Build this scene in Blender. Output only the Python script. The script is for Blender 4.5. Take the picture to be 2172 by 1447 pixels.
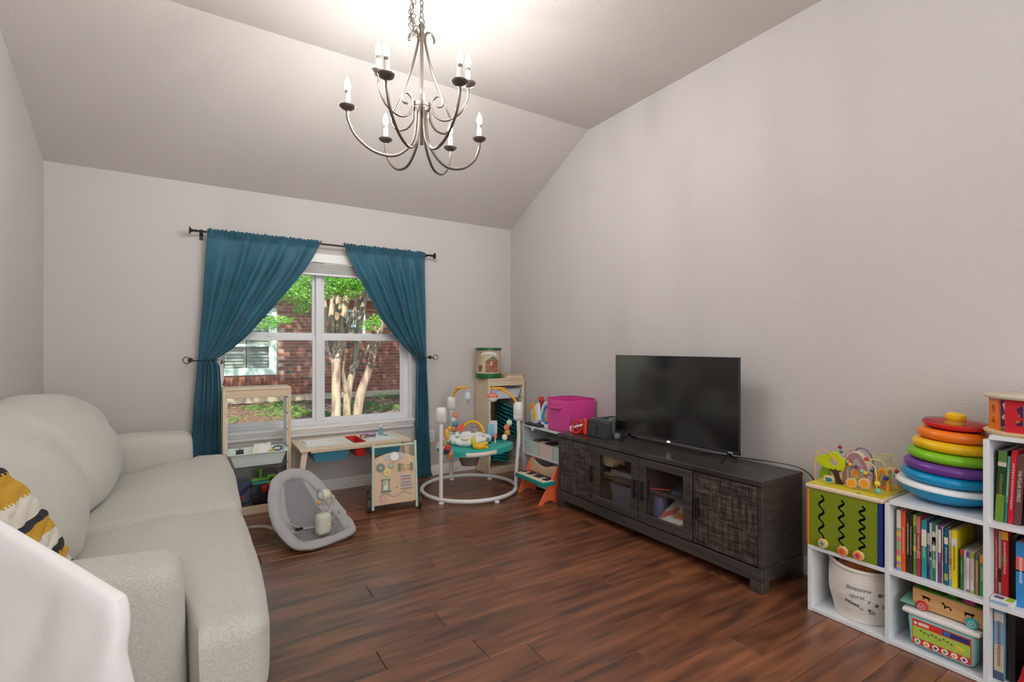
import bpy, math, random
from math import sin, cos, pi, radians as R, hypot
from mathutils import Vector, Matrix, noise
random.seed(7)
for o in list(bpy.data.objects): bpy.data.objects.remove(o)
SC = bpy.context.scene; COL = SC.collection

# ------------------------------------------------ camera
cd = bpy.data.cameras.new('camera'); cam = bpy.data.objects.new('camera', cd); COL.objects.link(cam)
cam.location = (0, 0, 1.25); cam.rotation_euler = (R(90), 0, R(-32.4))
cd.sensor_width = 36; cd.lens = 1049/2172*36; cd.shift_y = 12/2172; cd.clip_start = .05; cd.clip_end = 200
SC.camera = cam
# ------------------------------------------------ world, sun, area lights, exposure
SC.view_settings.view_transform = 'Standard'; SC.view_settings.look = 'None'
SC.view_settings.gamma = 1; SC.view_settings.use_curve_mapping = False
SC.view_settings.exposure = 0.18
w = bpy.data.worlds.new('sky'); SC.world = w; w.use_nodes = True
wn = w.node_tree; bgn = wn.nodes['Background']
sky = wn.nodes.new('ShaderNodeTexSky'); sky.sky_type = 'NISHITA'; sky.sun_disc = False
sky.sun_elevation = R(50); sky.sun_rotation = R(190)
wn.links.new(sky.outputs[0], bgn.inputs[0]); bgn.inputs[1].default_value = .36
def light(name, kind, loc, energy, color=(1, 1, 1), rot=(0, 0, 0), size=1, sy=None, angle=None):
    l = bpy.data.lights.new(name, kind); l.energy = energy; l.color = color
    if kind == 'AREA':
        l.shape = 'RECTANGLE'; l.size = size; l.size_y = sy or size
    elif kind == 'SUN': l.angle = angle
    else: l.shadow_soft_size = size
    o = bpy.data.objects.new(name, l); COL.objects.link(o); o.location = loc; o.rotation_euler = rot
    return o
sun = light('sun', 'SUN', (0, 0, 8), 9, (1, .93, .82), angle=R(.8))
sun.rotation_euler = Vector((.22, .60, -.72)).to_track_quat('-Z', 'Y').to_euler()
light('fill_light_behind', 'AREA', (.9, -2.3, 1.7), 62, (.96, .98, 1), (R(90), 0, 0), 3.2, 2.2)  # unseen fill lamp added behind the camera; there is no window
light('bounced_flash', 'AREA', (.3, -1.2, 1.9), 40, (.97, .98, 1), (R(180), 0, 0), .8, .8)

# ------------------------------------------------ materials
MATS = {}
def mat(name, col, rough=.5, metal=0, kind=None, col2=None, scale=20, bump=0, bscale=None, emit=None, es=1, trans=0, coat=0, spec=None, stretch=(1, 1, 1), contrast=(.35, .65), alpha=1, sheen=0, rnd=0, ior=None, detail=4):
    if name in MATS: return MATS[name]
    m = bpy.data.materials.new(name); m.use_nodes = True; MATS[name] = m
    nt = m.node_tree; N = nt.nodes; L = nt.links; b = N['Principled BSDF']
    c = tuple(col) + (1,)
    b.inputs['Base Color'].default_value = c; b.inputs['Roughness'].default_value = rough
    b.inputs['Metallic'].default_value = metal; b.inputs['Coat Weight'].default_value = coat
    b.inputs['Transmission Weight'].default_value = trans; b.inputs['Alpha'].default_value = alpha
    if sheen: b.inputs['Sheen Weight'].default_value = sheen
    if spec is not None: b.inputs['Specular IOR Level'].default_value = spec
    if ior: b.inputs['IOR'].default_value = ior
    if emit: b.inputs['Emission Color'].default_value = tuple(emit)+(1,); b.inputs['Emission Strength'].default_value = es
    tc = N.new('ShaderNodeTexCoord'); mp = N.new('ShaderNodeMapping'); mp.inputs['Scale'].default_value = stretch
    L.new(tc.outputs['Object'], mp.inputs[0])
    src = mp.outputs[0]
    if rnd:
        oi = N.new('ShaderNodeObjectInfo'); va = N.new('ShaderNodeVectorMath'); va.operation = 'SCALE'
        cx = N.new('ShaderNodeCombineXYZ'); L.new(oi.outputs['Random'], cx.inputs[0]); L.new(oi.outputs['Random'], cx.inputs[1])
        L.new(cx.outputs[0], va.inputs[0]); va.inputs['Scale'].default_value = 37
        ad = N.new('ShaderNodeVectorMath'); L.new(src, ad.inputs[0]); L.new(va.outputs[0], ad.inputs[1]); src = ad.outputs[0]
    last = None
    if col2:
        n = N.new('ShaderNodeTexNoise'); n.inputs['Scale'].default_value = scale; n.inputs['Detail'].default_value = detail
        L.new(src, n.inputs['Vector'])
        r = N.new('ShaderNodeValToRGB'); r.color_ramp.elements[0].position = contrast[0]; r.color_ramp.elements[1].position = contrast[1]
        r.color_ramp.elements[0].color = c; r.color_ramp.elements[1].color = tuple(col2)+(1,)
        L.new(n.outputs[0], r.inputs[0]); last = r.outputs[0]
        if kind == 'cross':
            n2 = N.new('ShaderNodeTexNoise'); n2.inputs['Scale'].default_value = scale; n2.inputs['Detail'].default_value = detail
            mp2 = N.new('ShaderNodeMapping'); mp2.inputs['Scale'].default_value = (stretch[0], stretch[2], stretch[1]); L.new(tc.outputs['Object'], mp2.inputs[0])
            L.new(mp2.outputs[0], n2.inputs['Vector'])
            mx = N.new('ShaderNodeMath'); mx.operation = 'MULTIPLY'; L.new(n.outputs[0], mx.inputs[0]); L.new(n2.outputs[0], mx.inputs[1])
            L.new(mx.outputs[0], r.inputs[0])
        if rnd:
            hs = N.new('ShaderNodeHueSaturation'); ma = N.new('ShaderNodeMapRange')
            L.new(oi.outputs['Random'], ma.inputs[0]); ma.inputs[3].default_value = 1-rnd; ma.inputs[4].default_value = 1+rnd
            L.new(ma.outputs[0], hs.inputs['Value']); L.new(last, hs.inputs['Color']); last = hs.outputs[0]
        L.new(last, b.inputs['Base Color'])
    if bump:
        n = N.new('ShaderNodeTexNoise'); n.inputs['Scale'].default_value = bscale or scale; n.inputs['Detail'].default_value = 3
        L.new(src, n.inputs['Vector'])
        bp = N.new('ShaderNodeBump'); bp.inputs['Strength'].default_value = 1; bp.inputs['Distance'].default_value = bump
        L.new(n.outputs[0], bp.inputs['Height']); L.new(bp.outputs[0], b.inputs['Normal'])
    return m
def srgb(r, g, b):
    f = lambda v: (v/255/12.92) if v/255 <= .04045 else ((v/255+.055)/1.055)**2.4
    return (f(r), f(g), f(b))
def C(r, g, b, rough=.45, **k):
    return mat('paint_%d_%d_%d_%d%s' % (r, g, b, rough*100, ''.join(sorted(k))), srgb(r, g, b), rough, **k)
WALL = mat('wall_paint', (.60, .570, .548), .85, bump=.0022, bscale=105, spec=.2)
CEIL = mat('ceiling_paint', (.60, .565, .535), .9, bump=.0022, bscale=105, spec=.2)
FLOOR = mat('floor_wood', srgb(80, 48, 33), .34, col2=srgb(160, 99, 64), scale=2.4, stretch=(1.0, 8, 1), contrast=(.33, .72), bump=.0012, bscale=5, rnd=.16, detail=9, spec=.75)
FB = FLOOR.node_tree.nodes['Principled BSDF']; FB.inputs['Coat Weight'].default_value = .4; FB.inputs['Coat Roughness'].default_value = .32
TRIM = C(232, 230, 226, .35)
VINYL = C(226, 228, 230, .35)
SOFA = mat('sofa_fabric', srgb(176, 173, 163), .95, col2=srgb(214, 212, 203), scale=210, stretch=(1, 2, 2), contrast=(.25, .68), bump=.0014, bscale=300, sheen=.2)
SHEET = mat('white_cotton', srgb(236, 234, 234), .9, bump=.004, bscale=9)
CURT = mat('teal_curtain', srgb(24, 82, 100), .6, col2=srgb(34, 98, 118), scale=5, sheen=.15)
IRON = mat('brushed_iron', srgb(112, 103, 95), .42, metal=.8, bump=.0004, bscale=60)
BLACKM = C(28, 24, 22, .45)
PINE = mat('pine_wood', srgb(228, 209, 183), .5, col2=srgb(214, 190, 157), scale=6, stretch=(1, 1, .12), contrast=(.4, .7), detail=6)
PINEH = mat('pine_wood_along', srgb(228, 209, 183), .5, col2=srgb(214, 190, 157), scale=6, stretch=(.12, 1, 1), contrast=(.4, .7), detail=6)
PLY = mat('birch_ply', srgb(222, 192, 160), .5, col2=srgb(212, 180, 146), scale=5, stretch=(1, 1, .2))
DARKW = mat('charcoal_wood', srgb(34, 31, 30), .42, kind='cross', col2=srgb(118, 104, 97), scale=27, stretch=(1, 3.2, .35), contrast=(.17, .47), detail=9, bump=.0007, bscale=60)
DARKP = mat('charcoal_plain', srgb(52, 49, 47), .42, col2=srgb(82, 75, 70), scale=9, stretch=(1, .25, 4), contrast=(.35, .8), detail=8)
DARKT = mat('charcoal_top', srgb(46, 42, 40), .33, col2=srgb(84, 76, 70), scale=9, stretch=(4, .3, 1), contrast=(.35, .8), detail=8)
WHITE = C(232, 233, 234, .4); WHITEP = C(238, 238, 236, .3)
def thin_glass(name, tint, k):
    m = mat(name, tint, .03); nt = m.node_tree; N = nt.nodes
    t_ = N.new('ShaderNodeBsdfTransparent'); t_.inputs[0].default_value = tuple(tint)+(1,)
    g_ = N.new('ShaderNodeBsdfGlossy'); g_.inputs['Roughness'].default_value = .03
    f_ = N.new('ShaderNodeFresnel'); f_.inputs[0].default_value = 1.45
    q_ = N.new('ShaderNodeMath'); q_.operation = 'MULTIPLY'; q_.inputs[1].default_value = k; nt.links.new(f_.outputs[0], q_.inputs[0])
    x_ = N.new('ShaderNodeMixShader'); nt.links.new(q_.outputs[0], x_.inputs[0]); nt.links.new(t_.outputs[0], x_.inputs[1]); nt.links.new(g_.outputs[0], x_.inputs[2])
    nt.links.new(x_.outputs[0], N['Material Output'].inputs[0]); return m
GLASS = thin_glass('window_glass', (.97, .98, .97), .22)
SCREEN = mat('screen_glass', (.007, .007, .008), .11, spec=.95)
BLACK = C(20, 20, 22, .35)
CLEAR = thin_glass('clear_plastic', (.94, .95, .95), .5)

# ------------------------------------------------ mesh builder
class G:
    def __init__(s): s.v = []; s.f = []; s.m = []; s.X = Matrix.Identity(4)
    def add(s, vs, fs, m=0):
        n = len(s.v); X = s.X
        s.v += [tuple(X @ Vector(p)) for p in vs]; s.f += [tuple(i+n for i in f) for f in fs]; s.m += [m]*len(fs); return s
    def box(s, x0, x1, y0, y1, z0, z1, m=0):
        return s.add([(x0,y0,z0),(x1,y0,z0),(x1,y1,z0),(x0,y1,z0),(x0,y0,z1),(x1,y0,z1),(x1,y1,z1),(x0,y1,z1)],
                     [(0,3,2,1),(4,5,6,7),(0,1,5,4),(1,2,6,5),(2,3,7,6),(3,0,4,7)], m)
    def prism(s, poly, z0, z1, m=0, ax='z'):
        n = len(poly)
        f = {'z': lambda a, b, c: (a, b, c), 'y': lambda a, b, c: (a, c, b), 'x': lambda a, b, c: (c, a, b)}[ax]
        vs = [f(a, b, z0) for a, b in poly]+[f(a, b, z1) for a, b in poly]
        fs = [tuple(range(n-1, -1, -1)), tuple(range(n, 2*n))]+[(i, (i+1) % n, n+(i+1) % n, n+i) for i in range(n)]
        if ax == 'y': fs = [q[::-1] for q in fs]
        return s.add(vs, fs, m)
    def grid(s, fn, nu, nv, cu=False, cv=False, m=0):
        U = nu if cu else nu+1; V = nv if cv else nv+1
        vs = [fn(i/nu, j/nv) for i in range(U) for j in range(V)]
        fs = [(i*V+j, ((i+1) % U)*V+j, ((i+1) % U)*V+(j+1) % V, i*V+(j+1) % V) for i in range(nu) for j in range(nv)]
        return s.add(vs, fs, m)
    def tube(s, pts, r, seg=8, closed=False, m=0, caps=True, flat=1):
        P = [Vector(p) for p in pts]; n = len(P); rr = r if hasattr(r, '__len__') else [r]*n
        vs = []; up = None
        for i in range(n):
            a = P[(i-1) % n] if (closed or i) else P[0]; b = P[(i+1) % n] if (closed or i < n-1) else P[-1]
            t = (b-a).normalized() if (b-a).length > 1e-9 else Vector((0, 0, 1))
            if up is None: up = Vector((0, 0, 1)) if abs(t.z) < .9 else Vector((1, 0, 0))
            x = t.cross(up)
            if x.length < 1e-6: x = t.cross(Vector((0, 1, 0)))
            x.normalize(); y = x.cross(t).normalized(); up = y
            for k in range(seg):
                an = 2*pi*k/seg; vs.append(P[i]+x*cos(an)*rr[i]+y*sin(an)*rr[i]*flat)
        fs = []
        for i in range(n if closed else n-1):
            j = (i+1) % n
            for k in range(seg):
                l = (k+1) % seg; fs.append((i*seg+k, i*seg+l, j*seg+l, j*seg+k))
        if caps and not closed: fs += [tuple(range(seg))[::-1], tuple(range((n-1)*seg, n*seg))]
        return s.add(vs, fs, m)
    def cyl(s, a, b, r, r2=None, seg=20, m=0): return s.tube([a, b], [r, r if r2 is None else r2], seg, m=m)
    def lathe(s, prof, c=(0, 0, 0), seg=24, m=0, ax='z'):
        f = {'z': lambda x, y, z: (c[0]+x, c[1]+y, c[2]+z), 'x': lambda x, y, z: (c[0]+z, c[1]+x, c[2]+y), 'y': lambda x, y, z: (c[0]+y, c[1]+z, c[2]+x)}[ax]
        return s.grid(lambda u, v: (lambda q, a: f(q[0]*cos(a), q[0]*sin(a), q[1]))(prof[round(v*(len(prof)-1))], 2*pi*u), seg, len(prof)-1, cu=True, m=m)
    def ball(s, c, r, sc=(1, 1, 1), seg=16, m=0):
        n = seg//2
        return s.grid(lambda u, v: (c[0]+r*sc[0]*sin(pi*v)*cos(2*pi*u), c[1]+r*sc[1]*sin(pi*v)*sin(2*pi*u), c[2]-r*sc[2]*cos(pi*v)), seg, n, cu=True, m=m)
    def soft(s, c, size, r, n=10, puff=(0, 0, 0), warp=None, m=0):
        h = [a/2 for a in size]; r = min(r, min(h)*.999)
        for ax in range(3):
            for sg in (-1, 1):
                def fn(u, v, ax=ax, sg=sg):
                    e = [0, 0, 0]; e[ax] = sg; e[(ax+1) % 3] = (2*u-1)*sg; e[(ax+2) % 3] = 2*v-1
                    q = [e[i]*h[i] for i in range(3)]; k = [max(-(h[i]-r), min(h[i]-r, q[i])) for i in range(3)]
                    d = Vector([q[i]-k[i] for i in range(3)])
                    if d.length > 1e-9: d.normalize()
                    p = [k[i]+d[i]*r for i in range(3)]
                    for i in range(3):
                        a, b = e[(i+1) % 3], e[(i+2) % 3]
                        p[i] += puff[i]*(e[i])*(1-a*a)*(1-b*b)
                    p = Vector((p[0]+c[0], p[1]+c[1], p[2]+c[2]))
                    return warp(p) if warp else p
                s.grid(fn, n, n, m=m)
        return s
def mesh(name, g, mats, smooth=40, weld=False):
    me = bpy.data.meshes.new(name); me.from_pydata([tuple(v) for v in g.v], [], g.f)
    for x in (mats if isinstance(mats, (list, tuple)) else [mats]): me.materials.append(x)
    if max(g.m): me.polygons.foreach_set('material_index', g.m)
    if weld:
        import bmesh
        bm = bmesh.new(); bm.from_mesh(me); bmesh.ops.remove_doubles(bm, verts=bm.verts, dist=1e-5)
        bmesh.ops.recalc_face_normals(bm, faces=bm.faces); bm.to_mesh(me); bm.free()
    if smooth:
        me.shade_smooth(); me.set_sharp_from_angle(angle=R(smooth))
    me.update(); return me
ROOTS = {}
def mk(name, g, mats, parent=None, w=True, bevel=0, smooth=40, weld=False, sub=0, solid=0, label=None, seg=2):
    """one mesh object; coordinates given in world space (w) or local to the parent"""
    me = g if isinstance(g, bpy.types.Mesh) else mesh(name, g, mats, smooth, weld)
    o = bpy.data.objects.new(name, me); COL.objects.link(o)
    if parent is not None:
        if w: me.transform(wm(parent).inverted())
        o.parent = parent
    if solid:
        q = o.modifiers.new('solid', 'SOLIDIFY'); q.thickness = solid; q.offset = 0
    if bevel:
        q = o.modifiers.new('bevel', 'BEVEL'); q.width = bevel; q.segments = seg; q.limit_method = 'ANGLE'; q.angle_limit = R(40)
    if sub:
        q = o.modifiers.new('sub', 'SUBSURF'); q.levels = sub; q.render_levels = sub
    if label: o['label'] = label
    return o
def wm(o):
    M = Matrix.Identity(4)
    while o is not None:
        M = Matrix.LocRotScale(o.location, o.rotation_euler, o.scale) @ M; o = o.parent
    return M
def tag(o, label, cat, group=None):
    o['label'] = label; o['category'] = cat
    if group: o['group'] = group
    return o
def thing(name, label, cat, loc=(0, 0, 0), rz=0, group=None):
    o = bpy.data.objects.new(name, None); COL.objects.link(o); o.location = loc; o.rotation_euler = (0, 0, rz); o.empty_display_size = .05
    return tag(o, label, cat, group)
def struct(name, g, m, parent=None, **k):
    o = mk(name, g, m, parent, **k)
    if parent is None: o['kind'] = 'structure'
    return o
def single(name, g, m, label, cat, group=None, **k): return tag(mk(name, g, m, **k), label, cat, group)
def txt(name, s, size, M, m, parent, depth=.001, w=True, curve=None, align='CENTER', bold=0):
    cu = bpy.data.curves.new('txt', 'FONT'); cu.body = s; cu.size = size; cu.extrude = depth/2; cu.align_x = align; cu.align_y = 'CENTER'; cu.offset = bold; cu.resolution_u = 3
    ob = bpy.data.objects.new('txt', cu); me = bpy.data.meshes.new_from_object(ob); bpy.data.objects.remove(ob)
    if curve:
        for v in me.vertices: v.co = curve(v.co)
    else: me.transform(M)
    me.materials.clear(); me.materials.append(m)
    for p in me.polygons: p.material_index = 0
    return mk(name, me, m, parent, w=w)
def facing(loc, d='-x', roll=0):
    """matrix putting xy text on a plane that faces direction d (world)"""
    B = {'-x': Matrix(((0, 0, -1), (-1, 0, 0), (0, 1, 0))), '-y': Matrix(((1, 0, 0), (0, 0, -1), (0, 1, 0))), 'z': Matrix.Identity(3)}[d]
    return Matrix.Translation(loc) @ B.to_4x4() @ Matrix.Rotation(roll, 4, 'Z')
def circ(cx, cy, r, n=20, a0=0, sy=1): return [(cx+r*cos(a0+2*pi*i/n), cy+r*sy*sin(a0+2*pi*i/n)) for i in range(n)]
def bez(p0, p1, p2, p3, n=12):
    P = [Vector(p) for p in (p0, p1, p2, p3)]
    return [P[0]*(1-t)**3+P[1]*3*t*(1-t)**2+P[2]*3*t*t*(1-t)+P[3]*t**3 for t in [i/n for i in range(n+1)]]
def interp(tab, x):
    if x <= tab[0][0]: return tab[0][1]
    for (a, b), (c, d) in zip(tab, tab[1:]):
        if x <= c: return b+(d-b)*(x-a)/(c-a)
    return tab[-1][1]
def sst(a, b, x):
    t = max(0, min(1, (x-a)/(b-a))); return t*t*(3-2*t)
def spline(pts, n=6):
    P = [Vector(p) for p in pts]; out = []
    for i in range(len(P)-1):
        a, b, c, d = P[max(i-1, 0)], P[i], P[i+1], P[min(i+2, len(P)-1)]
        for k in range(n):
            t = k/n; out.append(.5*((2*b)+(c-a)*t+(2*a-5*b+4*c-d)*t*t+(3*b-a-3*c+d)*t**3))
    out.append(P[-1]); return out

# ------------------------------------------------ room
XL, XR, YW, YB = -.875, 2.827, 4.483, -2.7
KY, ZF, ZW = 3.233, 3.11, 2.498      # ceiling kink, flat ceiling, window wall height
floor = struct('floor', G().box(XL-.1, XR+.1, YB-.1, YW+.1, -.08, -.009), C(30, 20, 15, .9))
pl = G(); b = .0022; hx, hy = .61, .0722
pl.add([(-hx,-hy,-.009),(hx,-hy,-.009),(hx,hy,-.009),(-hx,hy,-.009),(-hx,-hy,-b),(hx,-hy,-b),(hx,hy,-b),(-hx,hy,-b),(-hx+b,-hy+b,0),(hx-b,-hy+b,0),(hx-b,hy-b,0),(-hx+b,hy-b,0)],
       [(0,1,5,4),(1,2,6,5),(2,3,7,6),(3,0,4,7),(4,5,9,8),(5,6,10,9),(6,7,11,10),(7,4,8,11),(8,9,10,11)])
plm = mesh('plank', pl, FLOOR, 0)
row = 0; y = YW-.0725; cnt = 0
while y > YB:
    x = XL-random.random()*1.0
    while x < XR:
        a, c = max(x, XL), min(x+1.22, XR)
        if c-a > .06 and cnt < 296:
            o = bpy.data.objects.new('plank', plm); COL.objects.link(o); o.parent = floor
            o.location = ((a+c)/2, y, 0); o.scale = ((c-a)/1.22*.9985, 1, 1); cnt += 1
        x += 1.22
    y -= .145
WX0, WX1, WZ0, WZ1 = .118, 1.712, .555, 2.06   # window opening
YO = YW+.17
wg = G()
wg.box(XL-.12, WX0, YW, YO, -.05, ZW+.1).box(WX1, XR+.12, YW, YO, -.05, ZW+.1).box(WX0, WX1, YW, YO, -.05, WZ0).box(WX0, WX1, YW, YO, WZ1, ZW+.1)
struct('wall_front', wg, WALL)
prof = [(YB, -.05), (YW, -.05), (YW, ZW), (KY, ZF), (YB, ZF)]
struct('wall_right', G().prism([(a, b+(.05 if b > 1 else 0)) for a, b in prof], XR, XR+.12, ax='x'), WALL, smooth=0)
struct('wall_left', G().prism([(a, b+(.05 if b > 1 else 0)) for a, b in prof], XL-.12, XL, ax='x'), WALL, smooth=0)
struct('wall_back', G().box(XL-.12, XR+.12, YB-.12, YB, -.05, ZF), WALL)
struct('ceiling', G().prism([(YB-.12, ZF), (KY, ZF), (YW, ZW), (YW+.6, ZW-.3), (YW+.6, ZW-.1), (KY+.1, ZF+.2), (YB-.12, ZF+.2)], XL-.1, XR+.1, ax='x'), CEIL, smooth=0)
# baseboards with a stepped profile
bp = [(0, 0), (.016, 0), (.016, .052), (.013, .058), (.013, .066), (.009, .07), (.009, .084), (.004, .094), (0, .094)]
g = G(); g.prism([(YW-a, z) for a, z in bp], XL, XR, ax='x'); struct('baseboard_front', g, TRIM, smooth=0)
g = G(); g.prism([(XR-a, z) for a, z in bp], YB, YW, ax='y'); struct('baseboard_right', g, TRIM, smooth=0)
g = G(); g.prism([(XL+a, z) for a, z in bp], YB, YW, ax='y'); struct('baseboard_left', g, TRIM, smooth=0)

# ------------------------------------------------ window
win = thing('window_1', '', '', (.915, YW+.12, WZ0)); del win['label'], win['category']; win['kind'] = 'structure'
yf0, yf1 = YW+.085, YW+.15
g = G(); g.box(WX0, WX1, yf0, yf1, WZ0, WZ0+.035).box(WX0, WX1, yf0, yf1, WZ1-.035, WZ1).box(WX0, WX0+.03, yf0, yf1, WZ0+.035, WZ1-.035).box(WX1-.05, WX1, yf0, yf1, WZ0+.035, WZ1-.035).box(.868, .918, yf0-.006, yf1, WZ0+.035, WZ1-.035)
mk('window_frame', g, VINYL, win, bevel=.003)
for x0, x1 in ((WX0+.03, .868), (.918, WX1-.05)):
    for z0, z1, dy in ((WZ0+.035, 1.338, 0), (1.325, WZ1-.03, .022)):
        g = G(); t = .026; a = yf0+.006+dy; b2 = a+.022; bt = .036
        zb_ = z0+(bt if dy == 0 else .045); g.box(x0, x1, a, b2, z0, zb_).box(x0, x1, a, b2, z1-.034, z1).box(x0, x0+t, a, b2, zb_, z1-.034).box(x1-t, x1, a, b2, zb_, z1-.034)
        s = mk('window_sash', g, VINYL, win, bevel=.002)
        mk('pane', G().box(x0+t-.004, x1-t+.004, a+.008, a+.012, z0+.025, z1-.03), GLASS, s)
        if dy == 0:
            mk('sash_latch', G().box((x0+x1)/2-.02, (x0+x1)/2+.02, a-.008, a+.01, z1-.004, z1+.008), WHITE, s, bevel=.002)
g = G(); g.box(WX0-.03, WX1+.03, YW-.045, yf0, WZ0-.005, WZ0+.018); mk('window_sill', g, TRIM, win, bevel=.004)
g = G(); g.prism([(YW, WZ0-.005), (YW-.034, WZ0-.005), (YW-.034, WZ0-.018), (YW-.026, WZ0-.022), (YW-.026, WZ0-.032), (YW-.018, WZ0-.037), (YW-.018, WZ0-.058), (YW-.008, WZ0-.072), (YW, WZ0-.072)], WX0-.02, WX1+.02, ax='x')
mk('sill_apron', g, TRIM, win, smooth=0)
g = G(); g.box(WX0, WX0+.004, YW, yf0, WZ0+.018, WZ1).box(WX1-.004, WX1, YW, yf0, WZ0+.018, WZ1).box(WX0, WX1, YW, yf0, WZ1-.004, WZ1)
mk('window_reveal', g, TRIM, win)
# raised blind
bl = thing('window_blind', 'white horizontal blind pulled up into a stack at the window head', 'blind', (.915, YW+.04, WZ1-.2))
mk('headrail', G().box(WX0+.01, WX1-.01, YW+.015, YW+.065, WZ1-.065, WZ1-.006), WHITEP, bl, bevel=.003)
mk('valance', G().box(WX0+.008, WX1-.008, YW+.002, YW+.012, WZ1-.085, WZ1-.006), WHITEP, bl, bevel=.003)
sl = None
for i in range(16):
    if sl is None:
        sl = mk('slat', G().box(WX0+.014-.915, WX1-.014-.915, -.025, .025, -.0015, .0015), WHITEP, bl, w=False, bevel=.001); o = sl
    else:
        o = sl.copy(); COL.objects.link(o)
    o.location = (0, 0, .108-.0052*i); o.rotation_euler = (R(random.uniform(-2, 2)), 0, 0)
mk('bottom_rail', G().box(WX0+.014, WX1-.014, YW+.015, YW+.065, WZ1-.195, WZ1-.175), WHITEP, bl, bevel=.003)
g = G().tube([(WX0+.04, YW+.01, WZ1-.08), (WX0+.04, YW+.005, 1.14)], .0012, 5).tube([(WX0+.05, YW+.01, WZ1-.08), (WX0+.052, YW+.005, .98)], .0012, 5)
mk('cord', g, C(120, 110, 100), bl)
for tx, tz in ((WX0+.04, 1.12), (WX0+.052, .95)):
    mk('cord_tassel', G().lathe([(.001, .03), (.004, .028), (.005, .012), (.009, .004), (.009, -.004), (.001, -.006)], (tx, YW+.005, tz), 10), C(90, 66, 44), bl)
# outlet
ot = thing('wall_outlet', 'white duplex wall outlet beside the right curtain near the floor', 'outlet', (1.912, YW, .32))
mk('cover_plate', G().box(1.877, 1.947, YW-.005, YW, .322, .438), WHITEP, ot, bevel=.002)
g = G()
for z in (.355, .405):
    g.box(1.895, 1.929, YW-.0065, YW-.004, z-.015, z+.015)
s = mk('socket', g, C(225, 225, 222), ot, bevel=.001)
for z in (.355, .405):
    for xx in (1.904, 1.917): mk('slot', G().box(xx, xx+.002, YW-.007, YW-.006, z-.002, z+.007), C(60, 58, 55), s)
# ------------------------------------------------ curtains
RODY, RODZ = YW-.09, 2.118
rod = thing('curtain_rod', 'thin dark metal curtain rod with flared end caps above the window', 'curtain rod', (.925, RODY, RODZ))
mk('rod', G().cyl((-.01, RODY, RODZ), (1.865, RODY, RODZ), .008, seg=12), BLACKM, rod)
for x, s in ((-.01, -1), (1.865, 1)):
    g = G().lathe([(.008, 0), (.012, .004), (.009, .012), (.009, .022), (.014, .034), (.03, .043), (.031, .047), (.001, .049)] if s > 0 else [(.001, -.049), (.031, -.047), (.03, -.043), (.014, -.034), (.009, -.022), (.009, -.012), (.012, -.004), (.008, 0)], (x, RODY, RODZ), 16, ax='x')
    # lathe around x: profile is (radius, offset)
    mk('finial', g, BLACKM, rod)
    xb = x-s*.03
    g = G().box(xb-.006, xb+.006, RODY, YW-.004, RODZ-.012, RODZ-.002).box(xb-.012, xb+.012, YW-.005, YW, RODZ-.05, RODZ+.03).tube([(xb, RODY+.011*sin(a), RODZ-.011*cos(a)) for a in [i*pi/8 for i in range(-6, 7)]], .003, 6)
    mk('bracket', g, BLACKM, rod, bevel=.001)
def curtain(name, label, inner, outer, ph, side, seed):
    """inner/outer: tables z -> x of the two vertical edges"""
    zt = 2.142; npl = 5.5 if side < 0 else 5
    def fn(u, v):
        z = zt*(1-v)+.012*v
        if v > .985: z = .012+.010*abs(sin(u*23))
        xi, xo = interp(inner, z), interp(outer, z)
        wd = abs(xi-xo)
        a = u if side < 0 else 1-u       # a=0 outer edge, 1 inner edge
        x = xo+(xi-xo)*a
        tight = sst(.9, .15, wd)
        amp = .007+.033*sst(2.1, 1.75, z)*(1-.45*tight)
        k = noise.noise(Vector((a*3.1+seed, z*.9, seed)))
        a2 = a+.10*noise.noise(Vector((a*2.6+seed, z*.25, seed+2)))
        phs = 2*pi*npl*(a2+.02*k*(1-tight))+ph
        f = sin(phs)+.28*sin(2*phs+.8)
        y = RODY+.004+amp*f*(.55+.45*noise.noise(Vector((a*7+seed, 3, seed))))+.003*noise.noise(Vector((a*9, z*2, seed)))
        if z > 2.105: y = RODY+.014*(1 if True else 0)*0-.012+.010*sin(2*pi*24*a+2*noise.noise(Vector((a*20, 0, seed)))); 
        elif z > 2.085: y = RODY-.013+.004*sin(2*pi*24*a)
        if abs(z-1.15) < .12: y += (RODY-y)*.35*(1-abs(z-1.15)/.12)
        if z < .9: y += -.012*(.9-z)*f
        if z > 2.125: z += .010*noise.noise(Vector((a*26, 0, seed)))+.004*sin(2*pi*31*a+seed)
        return (x+.003*noise.noise(Vector((a*5, z*3, seed+5))), min(y, YW-.012), z)
    g = G(); g.grid(fn, 150, 110)
    return single(name, g, CURT, label, 'curtain', solid=.0022, smooth=180)
IL = [(.0, .165), (.45, .147), (.9, .15), (1.10, .14), (1.151, .112), (1.223, .213), (1.35, .341), (1.532, .484), (1.699, .614), (1.884, .748), (2.0, .815), (2.163, .892)]
OL = [(.0, -.07), (.495, -.045), (.846, -.025), (1.146, -.001), (1.518, .023), (1.876, .047), (2.163, .059)]
IR = [(0, 1.70), (.1, 1.715), (.35, 1.722), (.75, 1.725), (1.10, 1.735), (1.151, 1.714), (1.226, 1.633), (1.345, 1.521), (1.511, 1.391), (1.738, 1.265), (1.966, 1.141), (2.163, 1.047)]
OR = [(0, 1.90), (.061, 1.875), (.376, 1.865), (.736, 1.852), (1.14, 1.832), (1.632, 1.823), (2.163, 1.809)]
curtain('curtain', 'teal curtain tied back left of the window, behind the sofa arm', IL, OL, .4, -1, 3)
curtain('curtain', 'teal curtain tied back right of the window, hem on the floor', IR, OR, 1.3, 1, 11)
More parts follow.
